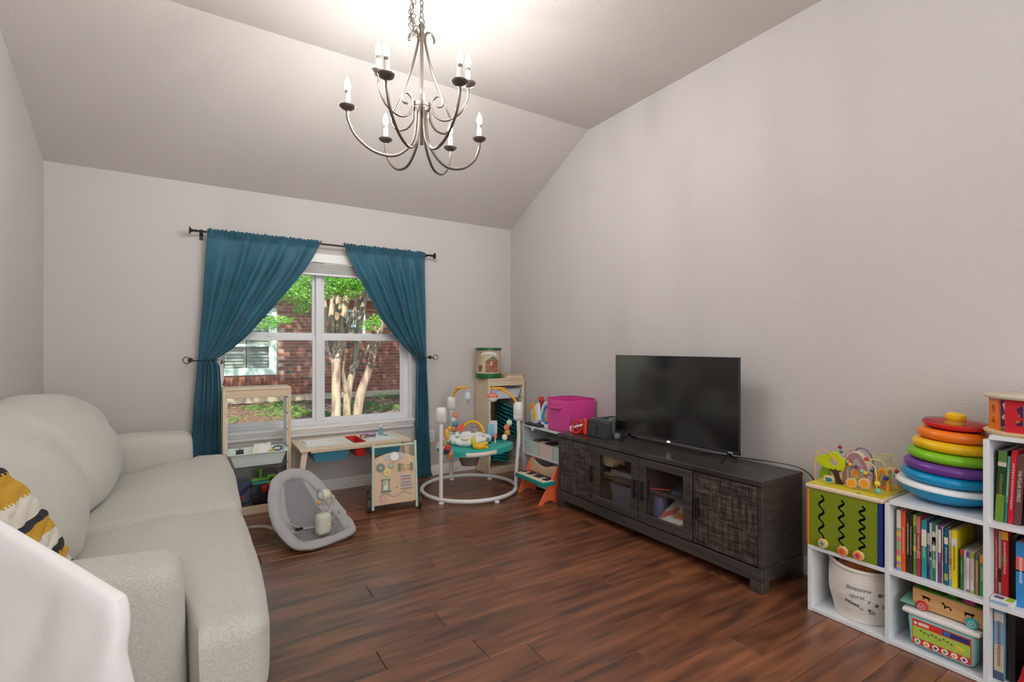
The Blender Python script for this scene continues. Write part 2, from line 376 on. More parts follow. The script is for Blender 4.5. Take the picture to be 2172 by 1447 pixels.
for x0, s, lb in ((.06, -1, 'dark twisted metal tie-back holding the left teal curtain'), (1.79, 1, 'dark metal tie-back with open scroll holding the right teal curtain')):
    t = thing('curtain_holdback', lb, 'tie-back', (x0+s*.10, YW, 1.15))
    xo = x0+s*.11; zz = 1.148
    pts = spline([(xo, YW, zz), (xo, YW-.06, zz-.002), (xo-s*.02, YW-.125, zz-.004), (x0+s*.03, YW-.145, zz), (x0-s*.03, YW-.14, zz+.003), (x0-s*.075, YW-.12, zz+.002)], 6)
    mk('hook', G().tube(pts, [.0045]*(len(pts)-3)+[.0035, .003, .0015], 8), BLACKM, t)
    sp = [(xo+s*(.022+.030*cos(a)*(1-a/30)), YW-.085, zz+.002+.030*sin(a)*(1-a/30)) for a in [pi+i*.42 for i in range(18)]]
    mk('scroll', G().tube(sp, .003, 7), BLACKM, t)
    mk('wall_plate', G().lathe([(.001, -.006), (.016, -.006), (.018, 0)], (xo, YW, zz), 14, ax='y'), BLACKM, t)

# ------------------------------------------------ chandelier
CX, CY = .960, 2.37
ch = thing('chandelier', 'brushed grey scrolled iron chandelier with nine lit candle bulbs', 'chandelier', (CX, CY, ZF))
BULB = mat('bulb_glow', (1, .97, .92), .3, emit=(1, .975, .95), es=420)
SLEEVE = mat('candle_sleeve', srgb(240, 236, 228), .5)
def pol(ang, r, z): return (CX+r*cos(ang), CY+r*sin(ang), z)
def armset(bx, by, zb, prof, rad):
    an = math.atan2(by-CY, bx-CX); rb = hypot(bx-CX, by-CY); k = rb/prof[-1][0] if prof[-1][0] > prof[0][0] else rb/prof[0][0]
    pts = spline([pol(an, (r if r < .05 else r*k), z) for r, z in prof], 7)
    a = mk('arm', G().tube(pts, rad, 8), IRON, ch)
    g = G().lathe([(.001, -.030), (.006, -.028), (.008, -.020), (.007, -.015), (.016, -.010), (.030, -.002), (.037, .005), (.038, .008), (.034, .007), (.016, .003), (.001, .003)], (bx, by, zb), 20)
    mk('drip_pan', g, IRON, a)
    mk('candle_cup', G().lathe([(.0165, 0), (.0165, .012), (.0135, .014), (.0135, 0)], (bx, by, zb), 16), IRON, a)
    mk('candle_sleeve', G().lathe([(.0125, .003), (.0125, .066), (.001, .066)], (bx, by, zb), 14), SLEEVE, a)
    mk('bulb_collar', G().lathe([(.0118, .066), (.0118, .083), (.008, .085)], (bx, by, zb), 14), C(150, 140, 128, .35, metal=.7), a)
    mk('bulb', G().lathe([(.007, .084), (.012, .094), (.0145, .106), (.013, .120), (.008, .136), (.003, .148), (.0005, .153)], (bx, by, zb), 10), BULB, a, label='lit candle bulb')
low = [(.026, 2.46), (.028, 2.37), (.055, 2.275), (.14, 2.205), (.25, 2.212), (.34, 2.275), (.378, 2.35), (.381, 2.38)]
for bx, by in ((.61, 2.445), (.68, 2.073), (.968, 1.953), (1.327, 2.431), (1.244, 2.633), (.887, 2.718)):
    armset(bx, by, 2.405, low, .0068)
up = [(.25, 2.51), (.248, 2.47), (.21, 2.405), (.14, 2.378), (.085, 2.40), (.055, 2.45), (.062, 2.49), (.092, 2.508), (.120, 2.487), (.112, 2.455), (.088, 2.455)]
for bx, by in ((.717, 2.30), (1.118, 2.165), (1.062, 2.61)):
    armset(bx, by, 2.535, up, .0058)
mk('center_stem', G().lathe([(.001, 2.275), (.009, 2.278), (.009, 2.80), (.016, 2.81), (.018, 2.83), (.012, 2.85), (.010, 2.86), (.016, 2.868), (.017, 2.882), (.008, 2.893), (.001, 2.895)], (CX, CY, 0), 16), IRON, ch)
mk('hub_ring', G().lathe([(.046, 2.46), (.049, 2.462), (.049, 2.482), (.046, 2.485), (.046, 2.46)], (CX, CY, 0), 24), IRON, ch)
for an in (-112, 8, 128):
    a = R(an); pts = spline([pol(a, r, z) for r, z in ((.048, 2.455), (.052, 2.41), (.085, 2.374), (.135, 2.372), (.172, 2.405), (.176, 2.455), (.150, 2.50), (.105, 2.575), (.062, 2.67), (.032, 2.76), (.019, 2.82), (.030, 2.856), (.056, 2.862), (.074, 2.84), (.070, 2.816))], 7)
    mk('cage_rod', G().tube(pts, [.0062]*(len(pts)-6)+[.0058, .0054, .005, .0045, .004, .003], 8), IRON, ch)
def link(c, a, up_, l=.020, wd=.009, r=.0022):
    M = Matrix.Translation(c) @ Matrix.Rotation(a, 4, 'Z') @ Matrix.Rotation(up_, 4, 'Y')
    return [tuple(M @ Vector((wd*cos(t), 0, l*sin(t)))) for t in [2*pi*i/12 for i in range(12)]]
mk('loop', G().tube(link((CX, CY, 2.908), .3, 0, .018, .016), .003, 6, closed=True), IRON, ch)
for i in range(6):
    mk('chain_link', G().tube(link((CX, CY, 2.938+.030*i), .3+(i % 2)*pi/2, 0), .0025, 6, closed=True), IRON, ch)
g = G()
for i in range(11):   # spare chain gathered beside the loop
    t = i/10; c = (CX-.030-.035*sin(t*3), CY-.02, 3.02-.2*t)
    g.tube(link(c, i*1.3, .3+.5*(i % 2)), .0022, 6, closed=True)
for i in range(6):
    g.tube(link((CX-.055-.008*(i % 2), CY-.02, 2.90-.02*i), i*1.1, .9), .0022, 6, closed=True)
mk('spare_chain', g, IRON, ch)
mk('cord', G().tube([(CX, CY, 2.9), (CX+.004, CY, 2.98), (CX-.003, CY, 3.05), (CX, CY, 3.1)], .0025, 6), C(200, 190, 175), ch)
mk('ceiling_canopy', G().lathe([(.001, 3.085), (.03, 3.085), (.06, 3.10), (.062, 3.11)], (CX, CY, 0), 24), IRON, ch)

# ------------------------------------------------ outdoors
NY = 12.4; NX0, NX1 = -4, 9.5
house = thing('neighbor_house', 'red brick house across the side yard, seen through the window', 'house', (3, NY, 0))
MORTAR = mat('mortar', srgb(140, 120, 104), .95)
BRICK = mat('brick', srgb(104, 56, 43), .9, col2=srgb(130, 78, 60), scale=9, contrast=(.35, .65), rnd=.30, bump=.004, bscale=60)
wins = [(.30, 1.514, .614, 2.12), (3.05, 3.52, 1.45, 2.15)]
def hole(x, z, m=0):
    return any(a-m < x < b_+m and c-m < z < d+m for a, b_, c, d in wins)
g = G()
xs = sorted([NX0, NX1]+[v for q in wins for v in q[:2]]); zs = sorted([.14, 2.46]+[v for q in wins for v in q[2:]])
for i in range(len(xs)-1):
    for j in range(len(zs)-1):
        if not hole((xs[i]+xs[i+1])/2, (zs[j]+zs[j+1])/2): g.box(xs[i], xs[i+1], NY+.008, NY+.12, zs[j], zs[j+1])
mk('mortar_wall', g, MORTAR, house, smooth=0)
mk('foundation', G().box(NX0, NX1, NY-.02, NY+.15, -.4, .14), mat('concrete', srgb(160, 144, 122), .9, bump=.004, bscale=30), house)
mk('fascia', G().box(NX0, NX1, NY-.42, NY-.36, 2.50, 2.66), C(206, 190, 160, .6), house)
mk('frieze_board', G().box(NX0, NX1, NY-.03, NY+.01, 2.40, 2.50), C(206, 190, 160, .6), house)
mk('soffit', G().box(NX0, NX1, NY-.36, NY+.1, 2.50, 2.53), C(206, 190, 160, .6), house)
mk('roof', G().prism([(NY-.5, 2.60), (NY-.5, 2.66), (NY+4, 4.9), (NY+4, 4.8)], NX0, NX1, ax='x'), mat('roof_shingle', srgb(70, 66, 62), .95, col2=srgb(100, 96, 88), scale=30), house)
def brickmesh(l, h):
    g = G(); c = .004; d0 = .012
    x, z = l/2, h/2
    g.add([(-x, d0, -z), (x, d0, -z), (x, d0, z), (-x, d0, z), (-x+c, 0, -z+c), (x-c, 0, -z+c), (x-c, 0, z-c), (-x+c, 0, z-c)], [(4, 5, 6, 7), (0, 1, 5, 4), (1, 2, 6, 5), (2, 3, 7, 6), (3, 0, 4, 7)])
    return g
BM = mesh('brick', brickmesh(.222, .069), BRICK, 0); BMd = BM.copy(); BMd.materials[0] = mat('brick_dark', srgb(70, 52, 48), .9, rnd=.2, col2=srgb(88, 66, 58), bump=.004, bscale=60)
SM = mesh('brick', brickmesh(.069, .222), BRICK, 0)
cands = []
for r in range(29):
    z = .18+.081*r
    if z > 2.2: break
    x = -1.5+(r % 2)*.117
    while x < 7:
        if not hole(x, z, .02) and not hole(x-.1, z, .01) and not hole(x+.1, z, .01) and not (z < .615 and z > .37 and .25 < x < 1.56): cands.append((x, z, 0))
        x += .234
x = -1.5
while x < 7: cands.append((x, 2.30, 1)); x += .081
x = .3
while x < 1.52: cands.append((x+.03, .49, 1)); x += .081
cands.sort(key=lambda q: (abs(q[0]-2.55)/1.6)**2+(abs(q[1]-1.3)/1.5)**2)
for x, z, k in cands[:298]:
    o = bpy.data.objects.new('brick', SM if k else (BMd if random.random() < .09 else BM)); COL.objects.link(o); o.parent = house
    o.location = (x-3, random.uniform(-.003, .002), z)
g = G()
for x, z, k in cands[298:]:
    q = brickmesh(.069, .222) if k else brickmesh(.222, .069)
    g.add([(a+x, b_+NY, c+z) for a, b_, c in q.v], q.f)
o = mk('brick_courses', g, BRICK, house, smooth=0); o['kind'] = 'stuff'
MINT = C(180, 198, 184, .5)
for i, (x0, x1, z0, z1) in enumerate(wins):
    e = .10 if i == 0 else .035
    g = G()
    def ring(g, x0, x1, z0, z1, t, y0, y1):
        g.box(x0, x1, y0, y1, z0, z0+t).box(x0, x1, y0, y1, z1-t, z1).box(x0, x0+t, y0, y1, z0+t, z1-t).box(x1-t, x1, y0, y1, z0+t, z1-t)
    ring(g, x0, x1, z0, z1, e, NY-.03, NY+.05); ring(g, x0+e, x1-e, z0+e, z1-e, e*.6, NY-.005, NY+.05)
    zm = z0+(z1-z0)*.44
    g.box(x0+e, x1-e, NY, NY+.04, zm-.03, zm+.03)
    wf = mk('window_frame', g, MINT if i == 0 else C(176, 198, 206, .5), house, bevel=.004)
    mk('pane', G().box(x0+e, x1-e, NY+.03, NY+.036, z0+e, z1-e), GLASS, wf)
    g = G(); y = NY+.07
    xm = (x0+x1)/2
    for a, b_ in ((x0+e, xm-.01), (xm+.01, x1-e)):
        ring(g, a, b_, z0+e, z1-e, .05, y, y+.03)
        z = z0+e+.07
        while z < z1-e-.05:
            g.add([(a+.04, y+.004, z), (b_-.04, y+.004, z), (b_-.04, y+.03, z+.07), (a+.04, y+.03, z+.07), (a+.04, y+.01, z-.002), (b_-.04, y+.01, z-.002)], [(0, 1, 2, 3), (4, 5, 1, 0)]); z += .075
    mk('shutter', g, C(128, 134, 126, .6), wf, smooth=0)
    mk('room_shade', G().box(x0, x1, NY+.115, NY+.13, z0, z1), C(40, 42, 40, .9), wf)  # dark sheet, painted as the shade of the room behind the shutters
GROUND = mat('mulch_ground', srgb(70, 52, 40), .95, col2=srgb(128, 102, 82), scale=14, contrast=(.42, .66), bump=.03, bscale=25, detail=10)
def gz(x, y): return .0+.03*noise.noise(Vector((x*.8, y*.8, 0)))-.10*sst(8.5, 5.2, y)
g = G(); g.grid(lambda u, v: (-5+14*u, YO+(NY+.2-YO)*v, gz(-5+14*u, YO+(NY+.2-YO)*v)), 60, 40)
o = struct('ground', g, GROUND)
gr = random.Random(5); g = G()
for i in range(1500):
    cx, cy = gr.uniform(-1.5, 5.0), gr.uniform(5.6, 12.2)
    dens = noise.noise(Vector((cx*1.1, cy*1.3, 4)))+.25*sst(9.5, 7.2, cy)
    if dens < .17: continue
    for k in range(12):
        x, y = cx+gr.gauss(0, .09), cy+gr.gauss(0, .09); z = gz(x, y); h = gr.uniform(.03, .10); a = gr.uniform(0, 2*pi); wd = .004; lx, ly = gr.gauss(0, .05), gr.gauss(0, .05)
        g.add([(x-wd*cos(a), y-wd*sin(a), z), (x+wd*cos(a), y+wd*sin(a), z), (x+lx*.5+wd*.6*cos(a), y+ly*.5, z+h*.7), (x+lx*1.4, y+ly*1.4, z+h)], [(0, 1, 2), (0, 2, 3)])
o = single('grass', g, mat('grass', srgb(74, 100, 46), .8, col2=srgb(104, 130, 66), scale=4), 'sparse green grass tufts growing in the side yard mulch', 'grass', smooth=0); o['kind'] = 'stuff'
g = G()
for i in range(6000):
    x, y = gr.uniform(-1.5, 5.5), gr.uniform(6, 12.3); z = gz(x, y)+.008; a = gr.uniform(0, pi); s = gr.uniform(.012, .035); t = gr.uniform(-.4, .4)
    dx, dy = s*cos(a), s*sin(a)
    g.add([(x-dx, y-dy, z), (x+dy*.4, y-dx*.4, z+s*t), (x+dx, y+dy, z+.004), (x-dy*.4, y+dx*.4, z+s*t)], [(0, 1, 2, 3)])
o = single('leaf_litter', g, mat('litter', srgb(150, 112, 82), .9, col2=srgb(100, 74, 56), scale=3), 'dry brown leaf litter and bark on the yard ground', 'leaf litter', smooth=0); o['kind'] = 'stuff'
# crape myrtle
tree = thing('crape_myrtle_tree', 'multi-trunk crape myrtle with smooth pale bark outside the window', 'tree', (2.6, 8.4, 0))
BARK = mat('pale_bark', srgb(160, 144, 122), .8, col2=srgb(108, 88, 76), scale=5, stretch=(3, 3, .5), contrast=(.42, .62), bump=.008, bscale=6, detail=7)
def pxw(px, py, y):   # a point of the yard at distance y behind the window wall, from its direction as seen
    u = (px-1086)/1049; v = (735.5-py)/1049; a = R(32.4)
    dx, dy = sin(a)+u*cos(a), cos(a)-u*sin(a); t = y/dy
    return Vector((dx*t, y, 1.25+v*t))
def cr(x, y): return (540+x/4.2545, 560+y/4.2545)
def trunk(pts, r0, r1, y0, y1, name='trunk'):
    n = len(pts); P = [pxw(*cr(a, b_), y0+(y1-y0)*i/(n-1)) for i, (a, b_) in enumerate(pts)]
    S = spline(P, 5); m = len(S)
    S = [p+Vector((noise.noise(p*2)*.02, noise.noise(p*2+Vector((5, 0, 0)))*.02, 0)) for p in S]
    return mk(name, G().tube(S, [(r0+(r1-r0)*i/(m-1))*(1+.12*noise.noise(S[i]*3))*.68 for i in range(m)], 12), BARK, tree)
trunk([(725, 1560), (728, 1370), (735, 1100), (735, 900), (765, 780), (790, 640), (800, 480), (835, 300), (880, 150), (920, -60)], .118, .075, 8.0, 8.6)
trunk([(830, 1560), (832, 1370), (840, 1250), (850, 1120), (880, 1000), (905, 880), (925, 700), (955, 520), (985, 380), (1010, 250), (1040, 60)], .102, .07, 8.3, 8.8)
trunk([(895, 1560), (925, 1340), (965, 1180), (1010, 1020), (1060, 860), (1095, 740), (1140, 560), (1180, 400), (1230, 200)], .12, .06, 8.2, 8.0)
trunk([(735, 960), (700, 875), (665, 780), (645, 690), (632, 560), (640, 420), (620, 250)], .06, .04, 8.2, 8.3, 'branch')
trunk([(738, 930), (716, 800), (700, 620), (690, 480), (700, 340), (690, 160)], .08, .06, 8.2, 8.5, 'branch')
trunk([(750, 800), (752, 600), (750, 420), (755, 280), (770, 60)], .09, .08, 8.28, 8.7, 'branch')
trunk([(790, 700), (850, 560), (910, 420), (930, 370), (985, 250), (1060, 120)], .07, .035, 8.33, 8.2, 'branch')
trunk([(900, 960), (945, 880), (1000, 790), (1050, 700), (1085, 600), (1120, 510), (1190, 380)], .05, .045, 8.5, 8.5, 'branch')
trunk([(846, 1210), (815, 1090), (797, 980), (800, 880), (812, 760)], .06, .03, 8.42, 8.3, 'branch')
trunk([(940, 400), (895, 240), (930, 110), (960, 20)], .045, .03, 8.22, 8.5, 'branch')
LEAF = mat('leaf', srgb(92, 150, 60), .55, col2=srgb(134, 186, 84), scale=3, contrast=(.3, .7), trans=0)
nt = LEAF.node_tree; tr = nt.nodes.new('ShaderNodeBsdfTranslucent'); tr.inputs[0].default_value = srgb(150, 205, 80)+(1,)
mx = nt.nodes.new('ShaderNodeMixShader'); mx.inputs[0].default_value = .4
nt.links.new(nt.nodes['Principled BSDF'].outputs[0], mx.inputs[1]); nt.links.new(tr.outputs[0], mx.inputs[2]); nt.links.new(mx.outputs[0], nt.nodes['Material Output'].inputs[0])
def leafcloud(name, blobs, n, size, parent, seed):
    q = random.Random(seed); g = G()
    wts = [b_[3]*b_[4]*b_[5] for b_ in blobs]
    for i in range(n):
        cx, cy, cz, rx, ry, rz = q.choices(blobs, wts)[0]
        while True:
            a, b_, c = q.uniform(-1, 1), q.uniform(-1, 1), q.uniform(-1, 1)
            if a*a+b_*b_+c*c < 1: break
        p = Vector((cx+a*rx, cy+b_*ry, cz+c*rz))
        d = Vector((q.gauss(0, 1), q.gauss(0, 1), q.gauss(0, .5))).normalized(); e = d.cross(Vector((q.gauss(0, .4), q.gauss(0, .4), 1))).normalized(); s = size*q.uniform(.7, 1.3)
        g.add([p-d*s, p+e*s*.45-d*s*.1, p+d*s, p-e*s*.45-d*s*.1], [(0, 1, 2, 3)])
    o = mk(name, g, LEAF, parent, smooth=0); o['kind'] = 'stuff'; return o
bl1 = []
for px, py, rx, rz, y in ((636, 600, .34, .22, 7.6), (612, 622, .26, .16, 7.4), (700, 600, .42, .2, 7.7), (735, 610, .26, .2, 7.6), (690, 622, .16, .12, 7.6), (655, 640, .14, .12, 7.5), (640, 655, .12, .08, 7.5), (590, 678, .22, .05, 6.8), (565, 690, .16, .05, 6.8), (785, 690, .16, .10, 7.7), (800, 676, .12, .08, 7.7), (760, 600, .2, .12, 7.7)):
    p = pxw(px, py, y); bl1.append((p.x, p.y, p.z, rx, .25, rz))
leafcloud('foliage', bl1, 7000, .025, tree, 3)
leafcloud('foliage', [(2.3, 8.4, 4.3, 2.2, 2.0, 1.3), (.6, 9.0, 4.6, 1.8, 1.8, 1.2), (4.3, 8.8, 4.6, 2.0, 1.8, 1.3), (2.6, 7.2, 5.6, 2.5, 1.5, .9), (1.9, 7.6, 3.0, 1.6, .7, .35)], 3900, .12, tree, 9)
# ------------------------------------------------ sofa
def wob(p, a=.006, f=5, s=0): return p+Vector((noise.noise(p*f+Vector((s, 0, 0))), noise.noise(p*f+Vector((0, s+9, 0))), noise.noise(p*f+Vector((0, 3, s)))))*a
sofa = thing('sofa', 'light beige tweed two-seat sofa along the left wall', 'sofa', (-.4, 2.8, 0))
mk('base', G().soft((-.41, 2.84, .165), (.80, 2.56, .25), .03, 8), SOFA, sofa, weld=True)
mk('back_frame', G().soft((-.76, 2.84, .47), (.16, 2.56, .84), .05, 10), SOFA, sofa, weld=True)
for i in (0, 1):
    for j in (0, 1):
        mk('leg', G().cyl((-.7+.7*i, 1.64+2.4*j, 0), (-.7+.7*i, 1.64+2.4*j, .05), .018, .025), BLACK, sofa)
for y0, y1 in ((1.555, 1.775), (3.845, 4.10)):
    def wp(p):
        q = wob(p, .005, 3)
        q.z += .012*sst(.5, .66, p.z)*(1-((p.x+.43)/.4)**2) if p.z > .5 else 0
        return q
    mk('armrest', G().soft((-.425, (y0+y1)/2, .362), (.78, y1-y0, .615), .055, 18, puff=(.01, .012, .012), warp=wp), SOFA, sofa, weld=True)
for y0, y1, ya, yb in ((1.775, 2.655, 1.50, 2.655), (2.655, 3.845, 2.655, 4.02)):
    def wp(p, y0=y0, y1=y1, ya=ya, yb=yb):
        k = sst(-.045, .0, p.x); f = (p.y-y0)/(y1-y0)
        a = y0+(ya-y0)*k; b_ = y1+(yb-y1)*k
        p = Vector((p.x, a+(b_-a)*f, p.z))
        p = wob(p, .009, 3.2, 2)
        if p.z > .42: p.z += .006*noise.noise(Vector((p.x*4, p.y*14, 1)))-.03*sst(-.1, -.42, p.x)
        return p
    mk('seat_cushion', G().soft((-.145, (y0+y1)/2, .385), (.64, y1-y0-.012, .25), .055, 30, puff=(.018, .006, .03), warp=wp), SOFA, sofa, weld=True)
for y0, y1, s in ((1.80, 2.76, 1), (2.82, 3.82, 2)):
    def wp(p, s=s):
        h = (p.z-.47)/.52
        p = Vector((p.x-.19*h+.05*sin(pi*h), p.y, p.z))
        p.z += .015*noise.noise(Vector((p.y*3, 0, s)))
        p.x += .014*noise.noise(Vector((p.y*2.2, p.z*7+p.y*3, s*3)))+.01*noise.noise(Vector((p.y*9, p.z*9, s)))*sst(.8, 1.0, p.z)
        return wob(p, .012, 4, s)
    mk('back_cushion', G().soft((-.535, (y0+y1)/2, .715), (.30, y1-y0, .51), .10, 26, puff=(.065, .02, .035), warp=wp), SOFA, sofa, weld=True)
# knitted throw
KB, KM, KW = mat('yarn_black', srgb(42, 42, 50), .95, bump=.004, bscale=160), mat('yarn_mustard', srgb(206, 158, 46), .95, bump=.004, bscale=160), mat('yarn_cream', srgb(226, 222, 208), .95, bump=.004, bscale=160)
path = spline([(-.325, 2.07, .553), (-.355, 2.05, .575), (-.375, 2.00, .66), (-.395, 1.93, .76), (-.43, 1.87, .86), (-.50, 1.82, .955), (-.60, 1.80, 1.01), (-.72, 1.79, 1.02)], 22)
bands = [(.0, 0), (.035, 2), (.10, 1), (.13, 0), (.165, 2), (.22, 1), (.27, 0), (.30, 2), (.37, 1), (.43, 0), (.47, 2), (.55, 1), (.64, 0), (.69, 2), (.77, 1), (.84, 0), (.88, 2)]
g = G(); N1 = len(path)-1; N2 = 26
for i in range(N1+1):
    for j in range(N2+1):
        p = path[i]; f = j/N2; t = i/N1
        ridge = .005*abs(sin(t*60+f*6))
        g.v.append((p.x+.02+ridge+.006*noise.noise(Vector((t*9, f*5, 0))), p.y-.30*f+.012*noise.noise(Vector((t*14, 2, 0))), p.z+.004*sin(t*90)+.02*f))
for i in range(N1):
    for j in range(N2):
        t = (i+.5)/N1+.003*(j % 2); k = [b_ for a, b_ in bands if a <= t][-1]
        a = i*(N2+1)+j; g.f.append((a, a+1, a+N2+2, a+N2+1)); g.m.append(k)
single('throw_blanket', g, [KB, KM, KW], 'cable-knit throw in mustard, black and cream stripes on the sofa end', 'blanket', solid=.012, smooth=60)
# chair under a white cover, its back towards the camera
chairw = thing('covered_chair', 'chair under a white fabric cover in the near left corner', 'chair', (-.2, 1.05, 0))
P1 = Vector((-.107, .946, 0)); dv = Vector((-.158, .161, 0)).normalized(); nv = Vector((dv.y, -dv.x, 0))  # nv points away from the camera side (towards the sofa arm)
if nv.x < 0: nv = -nv
ang = math.atan2(dv.y, dv.x)
def wrink(p, a=.008):
    # lower right of the face carries slanting folds
    d = (p-P1).dot(dv); fold = sst(.30, .0, d)*sst(.88, .74, p.z)
    s_ = noise.noise(Vector((d*9+p.z*5, p.z*2.5, 0)))+.5*noise.noise(Vector((d*22+p.z*12, p.z*4, 3)))
    p2 = p-nv*(.028*fold*s_)-nv*.004*noise.noise(p*3)
    p2 = p2-dv*(.012*noise.noise(Vector((p.z*13, p.z*3, 1)))*sst(.06, 0, abs(d))*sst(.87, .82, p.z))
    p2.z *= 1+.35*max(0, d-.01)/.889*sst(.2, .8, p.z)
    return p2
M = Matrix.Translation(P1+dv*.26+nv*.016) @ Matrix.Rotation(ang, 4, 'Z')
g = G().soft((0, 0, .474), (.52, .032, .79), .013, 44, puff=(0, .006, .003), warp=lambda p: wrink(M @ p))
mk('back_cover', g, SHEET, chairw, weld=True)
M2 = Matrix.Translation(P1+dv*.26+nv*.165) @ Matrix.Rotation(ang, 4, 'Z')
mk('seat_cover', G().soft((0, 0, .24), (.44, .26, .36), .03, 16, warp=lambda p: wob(M2 @ p, .01, 6)), SHEET, chairw, weld=True)
for a in (-.24, .18):
    for b_ in (.05, .26):
        q = P1+dv*(.30+a)+nv*b_
        mk('leg', G().cyl((q.x, q.y, 0), (q.x, q.y, .09), .014, .018), C(90, 66, 48), chairw)

# ------------------------------------------------ pine storage frames
def pine_frame(name, label, x0, x1, y0, y1, H, back):
    t = thing(name, label, 'rack', ((x0+x1)/2, (y0+y1)/2, 0))
    for s, xa, xb in ((1, x0, x0+.022), (-1, x1-.022, x1)):
        sp = mk('side_panel', G().box(xa, xb, y0, y1, 0, H-.012), PINE, t, bevel=.003)
        n = 6; top = H-.085; st = (top-.10)/n
        for k in range(n):   # rails between the runner grooves
            a, b_ = (xb, xb+.008) if s > 0 else (xa-.008, xa)
            mk('runner_rail', G().box(a, b_, y0+.004, y1-.004, .10+k*st+.012, .10+(k+1)*st), C(238, 234, 222, .5), sp, bevel=.003)
    mk('top_board', G().box(x0, x1, y0, y1, H-.022, H), PINEH, t, bevel=.006)
    mk('front_rail', G().box(x0+.022, x1-.022, y0+.002, y0+.02, H-.075, H-.022), PINEH, t, bevel=.002)
    mk('plinth', G().box(x0+.022, x1-.022, y0+.002, y0+.02, 0, .062), PINEH, t, bevel=.002)
    mk('bottom_board', G().box(x0+.022, x1-.022, y0+.02, y1, .045, .060), PINEH, t)
    if back: mk('back_panel', G().box(x0+.022, x1-.022, y1-.008, y1, .06, H-.022), C(120, 104, 84, .8), t)
    else: mk('back_rail', G().box(x0+.022, x1-.022, y1-.02, y1-.002, 0, .062), PINEH, t)
    return t
pine_frame('pine_toy_rack', 'open pine storage frame under the window beside the sofa', .15, .607, 4.14, 4.352, .945, False)
pine_frame('pine_toy_rack', 'pine storage frame in the corner with the green canister on top', 2.385, 2.812, 4.186, 4.465, .935, True)
TUB = C(228, 238, 234, .4)
def tub(name, label, x0, x1, y0, y1, z0, z1, m, group=None, flare=.03, lipw=.014):
    g = G(); th = .003
    def ring(z, e, i_=0): return [(x0+e+i_, y0+e+i_, z), (x1-e-i_, y0+e+i_, z), (x1-e-i_, y1-e-i_, z), (x0+e+i_, y1-e-i_, z)]
    vs = ring(z0, flare)+ring(z1, 0)+ring(z1, -lipw)+ring(z1+.006, -lipw)+ring(z1+.006, th)+ring(z0+th, flare+th)
    fs = [(3, 2, 1, 0)]
    for k in range(5):
        for i in range(4): fs.append((k*4+i, k*4+(i+1) % 4, (k+1)*4+(i+1) % 4, (k+1)*4+i))
    fs.append((20, 21, 22, 23)); g.add(vs, fs)
    return single(name, g, m, label, 'storage bin', group, bevel=.008, seg=3)
tub('storage_tub', 'frosted white plastic tub on the runners of the frame under the window', 0.192, .565, 4.085, 4.34, .365, .462, TUB)
tub('storage_tub', 'white plastic tub near the top of the corner frame', 2.425, 2.772, 4.20, 4.44, .73, .822, C(224, 226, 230, .4), flare=.02)
# things lying in the open tub
def brushlump(name, label, cat, c, parts, group=None):
    t = thing(name, label, cat, c, 0, group)
    for nm, gg, m in parts: mk(nm, gg, m, t, bevel=.0)
    return t
tt = thing('toy_dinosaur', 'small black toy at the left end of the frosted tub', 'toy', (.262, 4.20, .375))
mk('body', G().ball((.262, 4.20, .442), .028, (1, .8, 1.3)), C(36, 36, 40), tt)
g = G()
for k in range(5): g.cyl((.24+.011*k, 4.20, .47), (.238+.012*k, 4.195, .497-.004*abs(k-2)), .006, .001, 6)
mk('spikes', g, C(36, 36, 40), tt)
g = G(); g.add([(.33, 4.12, .43), (.45, 4.12, .44), (.475, 4.22, .515), (.36, 4.22, .51), (.33, 4.13, .425), (.45, 4.13, .435), (.475, 4.23, .51), (.36, 4.23, .505)], [(0, 1, 2, 3), (7, 6, 5, 4), (0, 4, 5, 1), (1, 5, 6, 2), (2, 6, 7, 3), (3, 7, 4, 0)])
bk_ = thing('picture_book', 'open picture book with pale green pages lying in the frosted tub', 'book', (.40, 4.17, .44))
mk('cover', g, mat('page_art', srgb(236, 232, 214), .7, col2=srgb(170, 206, 190), scale=22, contrast=(.45, .62)), bk_, smooth=0)
g = G(); g.add([(.37, 4.129, .4445), (.446, 4.129, .4505), (.463, 4.20, .5035), (.388, 4.20, .4995)], [(0, 1, 2, 3)])
mk('page', g, C(240, 240, 236, .7), bk_, smooth=0)
t = thing('toy_magnifier', 'yellow handled toy magnifier with black rim in the frosted tub', 'toy', (.50, 4.16, .43))
mk('handle', G().cyl((.452, 4.14, .458), (.486, 4.15, .468), .009, .007), C(224, 176, 40), t)
mk('rim', G().tube([(.513+.03*cos(a), 4.16+.012*sin(a), .474+.014*sin(a)) for a in [2*pi*i/20 for i in range(20)]], .005, 6, closed=True), C(40, 36, 34), t)
# clear bin with toys
t = single('clear_bin', G().box(.195, .562, 4.150, 4.345, .062, .065).box(.195, .562, 4.150, 4.153, .062, .325).box(.195, .198, 4.15, 4.345, .062, .325).box(.559, .562, 4.15, 4.345, .062, .325).box(.195, .562, 4.342, 4.345, .062, .325), CLEAR, 'clear plastic bin full of toys at the bottom of the window frame', 'storage bin', smooth=0)
mk('rim', G().box(.190, .567, 4.145, 4.155, .318, .330).box(.190, .200, 4.145, 4.35, .318, .330).box(.557, .567, 4.145, 4.35, .318, .330).box(.190, .567, 4.34, 4.35, .318, .330), CLEAR, t, bevel=.003)
def toy(name, label, c, g, m, **k):
    return single(name, g, m, label, 'toy', **k)
mk('latch', G().ball((.224, 4.139, .252), .017), WHITEP, t)
toy('toy_truck', 'dark blue and red toy truck at the left of the clear bin', 0, G().box(.205, .335, 4.17, 4.30, .12, .24).box(.215, .33, 4.165, 4.20, .085, .12), C(36, 46, 104), bevel=.008)
